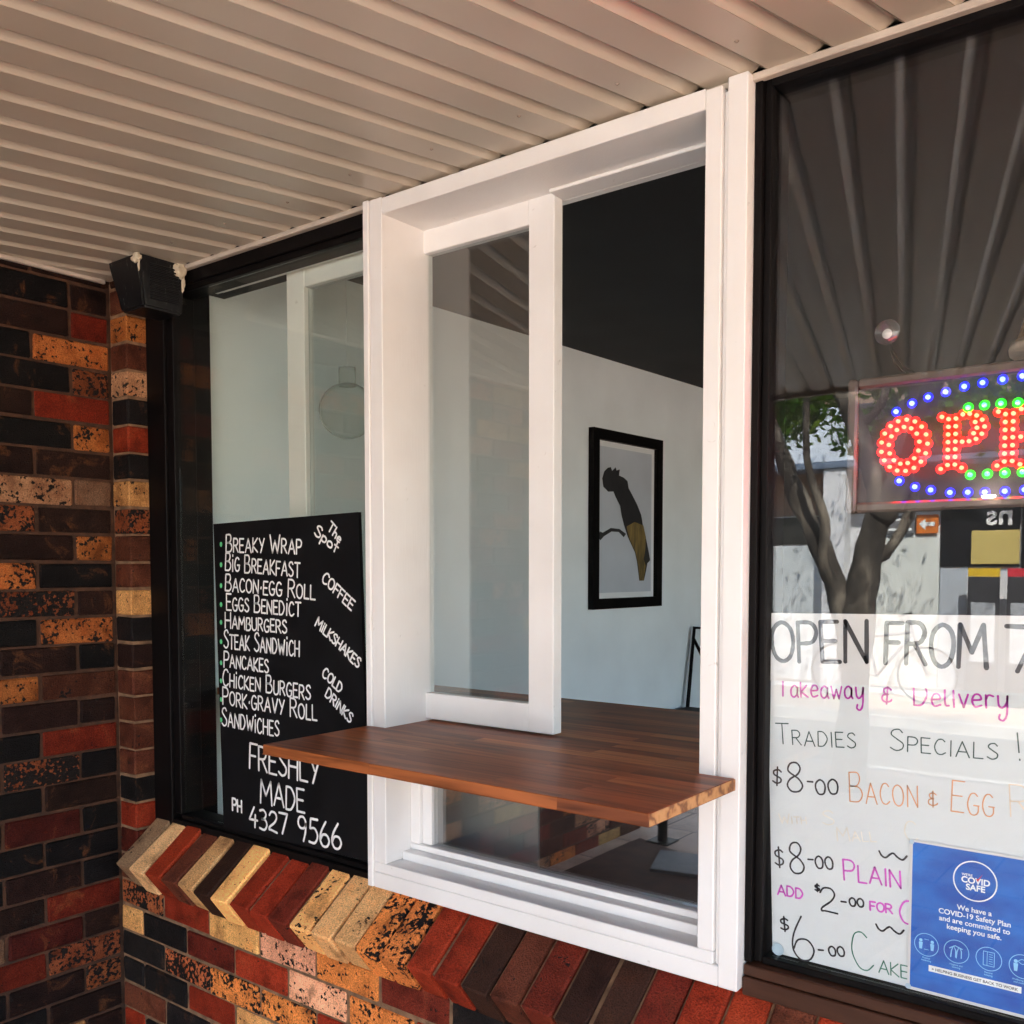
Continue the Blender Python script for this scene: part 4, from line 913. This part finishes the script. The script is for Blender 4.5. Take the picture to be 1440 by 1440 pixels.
def person_icon(x, z, s):
    plate(bm, circ(x, z + .006 * s, .0026 * s, n=12), YT, .0002); plate(bm, [(x - .003 * s, z + .003 * s), (x + .003 * s, z + .003 * s), (x + .002 * s, z - .008 * s), (x - .002 * s, z - .008 * s)], YT, .0002)
person_icon(IC[0] - .0095, zi, 1.1); person_icon(IC[0] + .0095, zi, 1.1); plate(bm, [(IC[0] - .004, zi + .009), (IC[0] + .004, zi + .009), (IC[0] + .004, zi + .0098), (IC[0] - .004, zi + .0098)], YT, .0002); plate(bm, [(IC[0] - .004, zi - .009), (IC[0] + .004, zi - .009), (IC[0] + .004, zi - .0082), (IC[0] - .004, zi - .0082)], YT, .0002)
for dx in (-.005, .004): ribbon(bm, [(IC[1] + dx - .004, zi - .011), (IC[1] + dx - .003, zi), (IC[1] + dx, zi + .009), (IC[1] + dx + .004, zi + .002), (IC[1] + dx + .004, zi - .010)], .0018, YT, .0003)
ribbon(bm, [(IC[1] - .011, zi + .004), (IC[1] - .002, zi + .010), (IC[1] + .009, zi + .006)], .0018, YT, .0003)
for (u0, u1, v0, v1) in ((-.009, .009, .0115, .0125), (-.009, .009, -.0125, -.0115), (-.009, -.008, -.012, .012), (.008, .009, -.012, .012), (-.003, -.0022, -.012, .012)) + tuple((0, .006, v - .0004, v + .0004) for v in (-.008, -.004, 0, .004, .008)): plate(bm, [(IC[2] + u0, zi + v0), (IC[2] + u1, zi + v0), (IC[2] + u1, zi + v1), (IC[2] + u0, zi + v1)], YT, .0002)
person_icon(IC[3] - .010, zi, 1.2); person_icon(IC[3] + .010, zi, 1.2); ribbon(bm, smooth_pts([(IC[3] - .006, zi + .008), (IC[3], zi + .012), (IC[3] + .006, zi + .008), (IC[3], zi + .004), (IC[3] - .006, zi + .008)]), .0011, YT, .0003)
for x, a_, b_ in ((IC[0], 'Physical', 'distancing'), (IC[1], 'Hygiene and', 'cleaning'), (IC[2], 'Record', 'keeping'), (IC[3], 'Wellbeing of staff', 'and customers')):
    font_mesh(bm, a_, x, .9125, .0042, YT, bold=.012); font_mesh(bm, b_, x, .9082, .0042, YT, bold=.012)
link('pale_blue_print', bm, INK['c'], cp)
bm = bmesh.new(); lathe(bm, [(.005, 1.7412), (.005, 1.7418), (.001, 1.742)], (-.4525, 0, .856), 14, 'Y'); lathe(bm, [(.004, 1.7412), (.004, 1.7418), (.001, 1.742)], (-.4515, 0, 1.1165), 14, 'Y'); link('corner_tab', bm, paint('clear tab', (.45, .58, .66), .3, .1, 40, 0), cp)

# ================================================================== ACROSS THE STREET (seen mirrored in the right window)
RENDER = paint('white render', (.76, .78, .80), .8, .06, 2, .1, 20)
TAN = paint('tan render', (.34, .23, .17), .85, .1, 2, .1, 20)
ob = thing('opposite_shops', 'pale shop building across the street mirrored in the right window', 'building', (-3, -10, 0))
bm = bmesh.new(); bx(bm, -14, 8, -12, -9.0, 2.30, 3.9); link('upper_wall', bm, TAN, ob)
bm = bmesh.new(); bx(bm, -14, 8, -12, -9.003, 0, 2.30); link('wall', bm, RENDER, ob)
bm = bmesh.new(); bx(bm, -3.85, 8, -8.55, -8.45, 2.93, 3.62, .01); link('dark_fascia', bm, paint('dark fascia', (.05, .048, .055), .5, .1, 1, 0), ob)
bm = bmesh.new(); bx(bm, -14, -3.855, -8.55, -8.45, 2.93, 3.62, .01); link('fascia', bm, paint('pale blue white fascia', (.66, .75, .86), .5, .04, 1, 0), ob)
bm = bmesh.new(); bx(bm, -14, 8, -8.998, -8.43, 2.85, 2.925, .01); link('awning', bm, paint('blue grey awning', (.14, .19, .27), .5, .1, 1, 0), ob)
for x in (-4.12, 0.2, 4.4, -8.4):
    bm = bmesh.new(); bx(bm, x - .14, x + .14, -8.72, -8.47, 0, 2.848, .01); link('pillar', bm, RENDER, ob)
DGL = paint('dark window glass', (.012, .013, .016), .1, .1, 2, 0)
def facade(name, mat, x0, x1, z0, z1, d=.03): return box_obj(name, mat, (x0, x1, -9.0015, -9.0 + d, z0, z1), ob, .004)
facade('dark_window', DGL, -5.9, -4.35, 1.92, 2.28)
facade('pale_panel', paint('pale shopfront panel', (.60, .66, .68), .4, .06, 1, 0), -5.9, -4.35, .1, 1.90)
facade('pale_panel', paint('frosted shopfront', (.70, .74, .70), .35, .12, 1.5, 0), -3.85, -2.98, .1, 2.0)
facade('dark_window', DGL, -2.97, -2.10, 1.62, 2.36, .035)
facade('lit_panel', emit('lit yellow panel', (.55, .44, .15), .10), -2.62, -2.10, 1.65, 2.05, .05)
facade('shop_door', paint('grey door', (.45, .50, .55), .4, .1, 1, 0), -2.97, -2.66, .1, 1.60)
facade('dark_window', DGL, -2.08, -1.0, .5, 2.36)
bm = bmesh.new(); font_mesh(bm, 'ns', -2.30, 2.12, .34, -8.955, bold=.02); 
for v in bm.verts: v.co.x = -4.62 - v.co.x; v.co.y = -8.955
link('sign_letters', bm, paint('white sign letters', (.8, .8, .8), .5, .03, 2, 0), ob)
bm = bmesh.new(); lathe(bm, [(.001, 2.43), (.07, 2.43), (.08, 2.46), (.001, 2.47)], (-2.42, -8.85, -.0), 18); link('down_light', bm, emit('white lamp', (1, .98, .92), 14), ob)
# hanging signs
sg = thing('arrow_sign', 'orange sign with white arrow on the opposite shopfront', 'sign', (-3.12, -8.95, 2.03))
box_obj('panel', paint('orange enamel', (.72, .20, .03), .4, .05, 2, 0), (-3.245, -2.995, -8.96, -8.93, 2.03, 2.26), sg)
bm = bmesh.new()
def plate_out(bm, poly, y, th):   # faces +y
    f = [bm.verts.new((x, y + th, z)) for x, z in poly]; b = [bm.verts.new((x, y, z)) for x, z in poly]; n_ = len(poly)
    bm.faces.new(f); bm.faces.new(b)
    for i in range(n_): bm.faces.new((f[i], f[(i + 1) % n_], b[(i + 1) % n_], b[i]))
plate_out(bm, [(-3.215, 2.145), (-3.14, 2.215), (-3.14, 2.17), (-3.03, 2.17), (-3.03, 2.12), (-3.14, 2.12), (-3.14, 2.075)], -8.9298, .003)
link('arrow', bm, INK['w'], sg)
sg = thing('shop_sign', 'grey sign with pale stripes beside the orange arrow sign', 'sign', (-3.46, -8.95, 2.03))
box_obj('panel', paint('grey enamel', (.16, .16, .17), .4, .05, 2, 0), (-3.62, -3.27, -8.96, -8.93, 2.03, 2.26), sg)
bm = bmesh.new()
for z in (2.07, 2.19): plate_out(bm, [(-3.59, z), (-3.30, z), (-3.30, z + .03), (-3.59, z + .03)], -8.9298, .003)
link('stripes', bm, INK['w'], sg)
for x, lab, colr in ((-2.42, 'tall notice stand with yellow header across the street', (.75, .50, .03)), (-2.0, 'tall notice stand with red header across the street', (.6, .03, .05))):
    sg = thing('notice_stand', lab, 'notice stand', (x, -8.7, 0), 'notice stands across the street')
    box_obj('panel', paint('dark notice', (.05, .05, .055), .4, .2, 4, 0), (x - .17, x + .17, -8.72, -8.69, .15, 1.50), sg)
    box_obj('header', paint('coloured header', colr, .4, .05, 4, 0), (x - .17, x + .17, -8.72, -8.688, 1.502, 1.60), sg)
    bm = bmesh.new(); bx(bm, x - .13, x + .13, -8.6895, -8.686, .5, 1.2); link('notice', bm, paint('pale notice', (.4, .43, .46), .5, .3, 30, 0), sg)
    box_obj('base', BLACKAL, (x - .2, x + .2, -8.85, -8.55, 0.001, .15), sg, .01)
# bicycles
def bicycle(x, lab):
    t = thing('bicycle', lab, 'bicycle', (x, -8.3, 0))
    FR = paint('grey bike paint', (.30, .30, .32), .3, .05, 4, 0)
    for dx in (-.52, .52):
        bm = bmesh.new(); c = (x + dx, -8.3, .34)
        tube(bm, [(c[0] + .33 * math.cos(a), -8.3, .34 + .33 * math.sin(a)) for a in [2 * math.pi * k / 28 for k in range(29)]], .014, 6); wh = link('wheel', bm, BLACKPL, t, True)
        bm = bmesh.new()
        for k in range(12): tube(bm, [c, (c[0] + .32 * math.cos(k * math.pi / 6), -8.3, .34 + .32 * math.sin(k * math.pi / 6))], .0022, 4)
        s_ = link('spokes', bm, FR); s_.parent = wh
    bm = bmesh.new()
    for a_, b_ in (((-.52, .34), (-.05, .30)), ((-.05, .30), (-.20, .86)), ((-.52, .34), (-.17, .76)), ((-.05, .30), (.34, .80)), ((-.17, .76), (.34, .84)), ((.52, .34), (.30, 1.02))):
        tube(bm, [(x + a_[0], -8.3, a_[1]), (x + b_[0], -8.3, b_[1])], .017, 8)
    link('frame', bm, FR, t, True)
    bm = bmesh.new(); tube(bm, [(x + .26, -8.55, 1.04), (x + .30, -8.42, 1.06), (x + .30, -8.18, 1.06), (x + .26, -8.05, 1.04)], .012, 8); link('handlebar', bm, BLACKPL, t, True)
    bm = bmesh.new(); bx(bm, x - .33, x - .08, -8.36, -8.24, .87, .93, .02); link('saddle', bm, BLACKPL, t)
    bm = bmesh.new(); lathe(bm, [(.001, 0), (.03, .0), (.03, .03), (.001, .03)], (x - .35, -8.3, .80), 12); link('tail_light', bm, REDM, t)
bicycle(-3.45, 'grey bicycle parked against the frosted shopfront opposite')

# street tree at the kerb
BARK, n, l, bb = new_mat('grey bark')
tc = n.new('ShaderNodeTexCoord'); mp = n.new('ShaderNodeMapping'); mp.inputs['Scale'].default_value = (2.2, 2.2, .9); l.new(tc.outputs['Object'], mp.inputs['Vector'])
nz = n.new('ShaderNodeTexNoise'); nz.inputs['Scale'].default_value = 3; nz.inputs['Detail'].default_value = 8; l.new(mp.outputs[0], nz.inputs['Vector'])
rr = ramp(n, [(.38, (.025, .020, .016)), (.5, (.06, .05, .04)), (.66, (.22, .19, .15))]); l.new(nz.outputs['Fac'], rr.inputs['Fac']); l.new(rr.outputs['Color'], bb.inputs['Base Color']); bb.inputs['Roughness'].default_value = .9
bp = n.new('ShaderNodeBump'); bp.inputs['Distance'].default_value = .03; l.new(nz.outputs['Fac'], bp.inputs['Height']); l.new(bp.outputs['Normal'], bb.inputs['Normal'])
tr = thing('street_tree', 'multi stemmed street tree at the kerb mirrored in right window', 'tree', (-2.2, -3.4, 0))
bm = bmesh.new()
def limb(pts, r0, r1):
    P = [Vector(p) for p in pts]; k = []
    for i in range(len(P) - 1):
        for j in range(4):
            t_ = j / 4; p0 = P[max(i - 1, 0)]; p1 = P[i]; p2 = P[i + 1]; p3 = P[min(i + 2, len(P) - 1)]
            k.append(.5 * (2 * p1 + (p2 - p0) * t_ + (2 * p0 - 5 * p1 + 4 * p2 - p3) * t_ * t_ + (3 * p1 - p0 - 3 * p2 + p3) * t_ ** 3))
    k.append(P[-1]); m_ = len(k)
    tube(bm, k, [(r0 + (r1 - r0) * i / (m_ - 1)) * random.uniform(.82, 1.16) for i in range(m_)], 14)
limb([(-2.24, -3.4, -.1), (-2.20, -3.4, .6), (-2.18, -3.4, 1.25), (-2.11, -3.4, 1.75), (-2.045, -3.4, 2.08), (-2.15, -3.4, 2.4), (-2.26, -3.42, 2.7), (-2.50, -3.45, 3.2), (-2.7, -3.5, 4.0)], .125, .045)
limb([(-2.05, -3.4, 1.95), (-1.93, -3.38, 2.15), (-1.80, -3.35, 2.5), (-1.6, -3.3, 3.2), (-1.5, -3.2, 4.0)], .10, .04)
limb([(-2.21, -3.4, .9), (-2.30, -3.42, 1.33), (-2.48, -3.46, 1.75), (-2.70, -3.5, 2.18), (-2.86, -3.5, 2.6), (-3.2, -3.5, 3.3), (-3.5, -3.6, 4.0)], .095, .04)
limb([(-2.30, -3.42, 1.36), (-2.42, -3.35, 1.62), (-2.40, -3.3, 1.95), (-2.52, -3.25, 2.4), (-2.5, -3.2, 3.2)], .05, .02)
limb([(-2.13, -3.4, 1.62), (-1.98, -3.45, 1.75), (-1.86, -3.5, 2.05), (-1.9, -3.5, 2.5), (-1.8, -3.5, 3.2)], .05, .02)
limb([(-2.22, -3.42, 2.6), (-2.05, -3.4, 2.75), (-1.95, -3.4, 3.1)], .04, .02)
link('trunk', bm, BARK, tr, True)
m, n, l, bb = new_mat('tree leaves')
oi = n.new('ShaderNodeAttribute'); oi.attribute_name = 'lv'; rr = ramp(n, [(0, (.03, .10, .012)), (.5, (.10, .25, .02)), (1, (.30, .42, .04))]); l.new(oi.outputs['Fac'], rr.inputs['Fac']); l.new(rr.outputs['Color'], bb.inputs['Base Color']); bb.inputs['Roughness'].default_value = .5
tl = n.new('ShaderNodeBsdfTranslucent'); l.new(rr.outputs['Color'], tl.inputs['Color']); mx = n.new('ShaderNodeMixShader'); mx.inputs['Fac'].default_value = .4
l.new(bb.outputs[0], mx.inputs[1]); l.new(tl.outputs[0], mx.inputs[2]); l.new(mx.outputs[0], n['Material Output'].inputs['Surface'])
bm = bmesh.new(); lv = []
cl = [(-2.9 + random.gauss(0, 1.0), -4.4 + random.gauss(0, .9), 4.3 + random.gauss(0, .75), random.uniform(.35, .7)) for _ in range(46)] + [(-3.45, -5.2, 3.15, .34), (-3.2, -5.1, 3.22, .26), (-3.75, -5.4, 3.2, .3), (-3.6, -5.2, 3.0, .2), (-3.3, -5.2, 3.02, .18), (-2.6, -4.9, 3.5, .35), (-3.9, -5.3, 3.05, .25), (-3.55, -5.6, 3.05, .28), (-3.85, -5.7, 3.18, .3), (-3.3, -5.6, 3.2, .26)] + [(-2.75 + .32 * i + random.gauss(0, .08), -5.0, random.uniform(2.75, 3.15), random.uniform(.2, .32)) for i in range(7)]
for (cx, cy_, cz_, rad) in cl:
    base = random.random()
    for _ in range(190):
        d = Vector((random.gauss(0, 1), random.gauss(0, 1), random.gauss(0, .8))).normalized() * rad * random.random() ** .4
        p = Vector((cx, cy_, cz_)) + d; s = random.uniform(.03, .06)
        a = Vector((random.gauss(0, 1), random.gauss(0, 1), random.gauss(0, 1))).normalized(); c = a.orthogonal().normalized()
        bm.faces.new([bm.verts.new(p + a * s), bm.verts.new(p + c * s * .5), bm.verts.new(p - a * s), bm.verts.new(p - c * s * .5)]); lv.append(min(1, max(0, base * .6 + random.random() * .4)))
o = link('crown', bm, m, tr)
at = o.data.attributes.new('lv', 'FLOAT', 'FACE')
for i, q in enumerate(lv): at.data[i].value = q
bpy.context.view_layer.update()
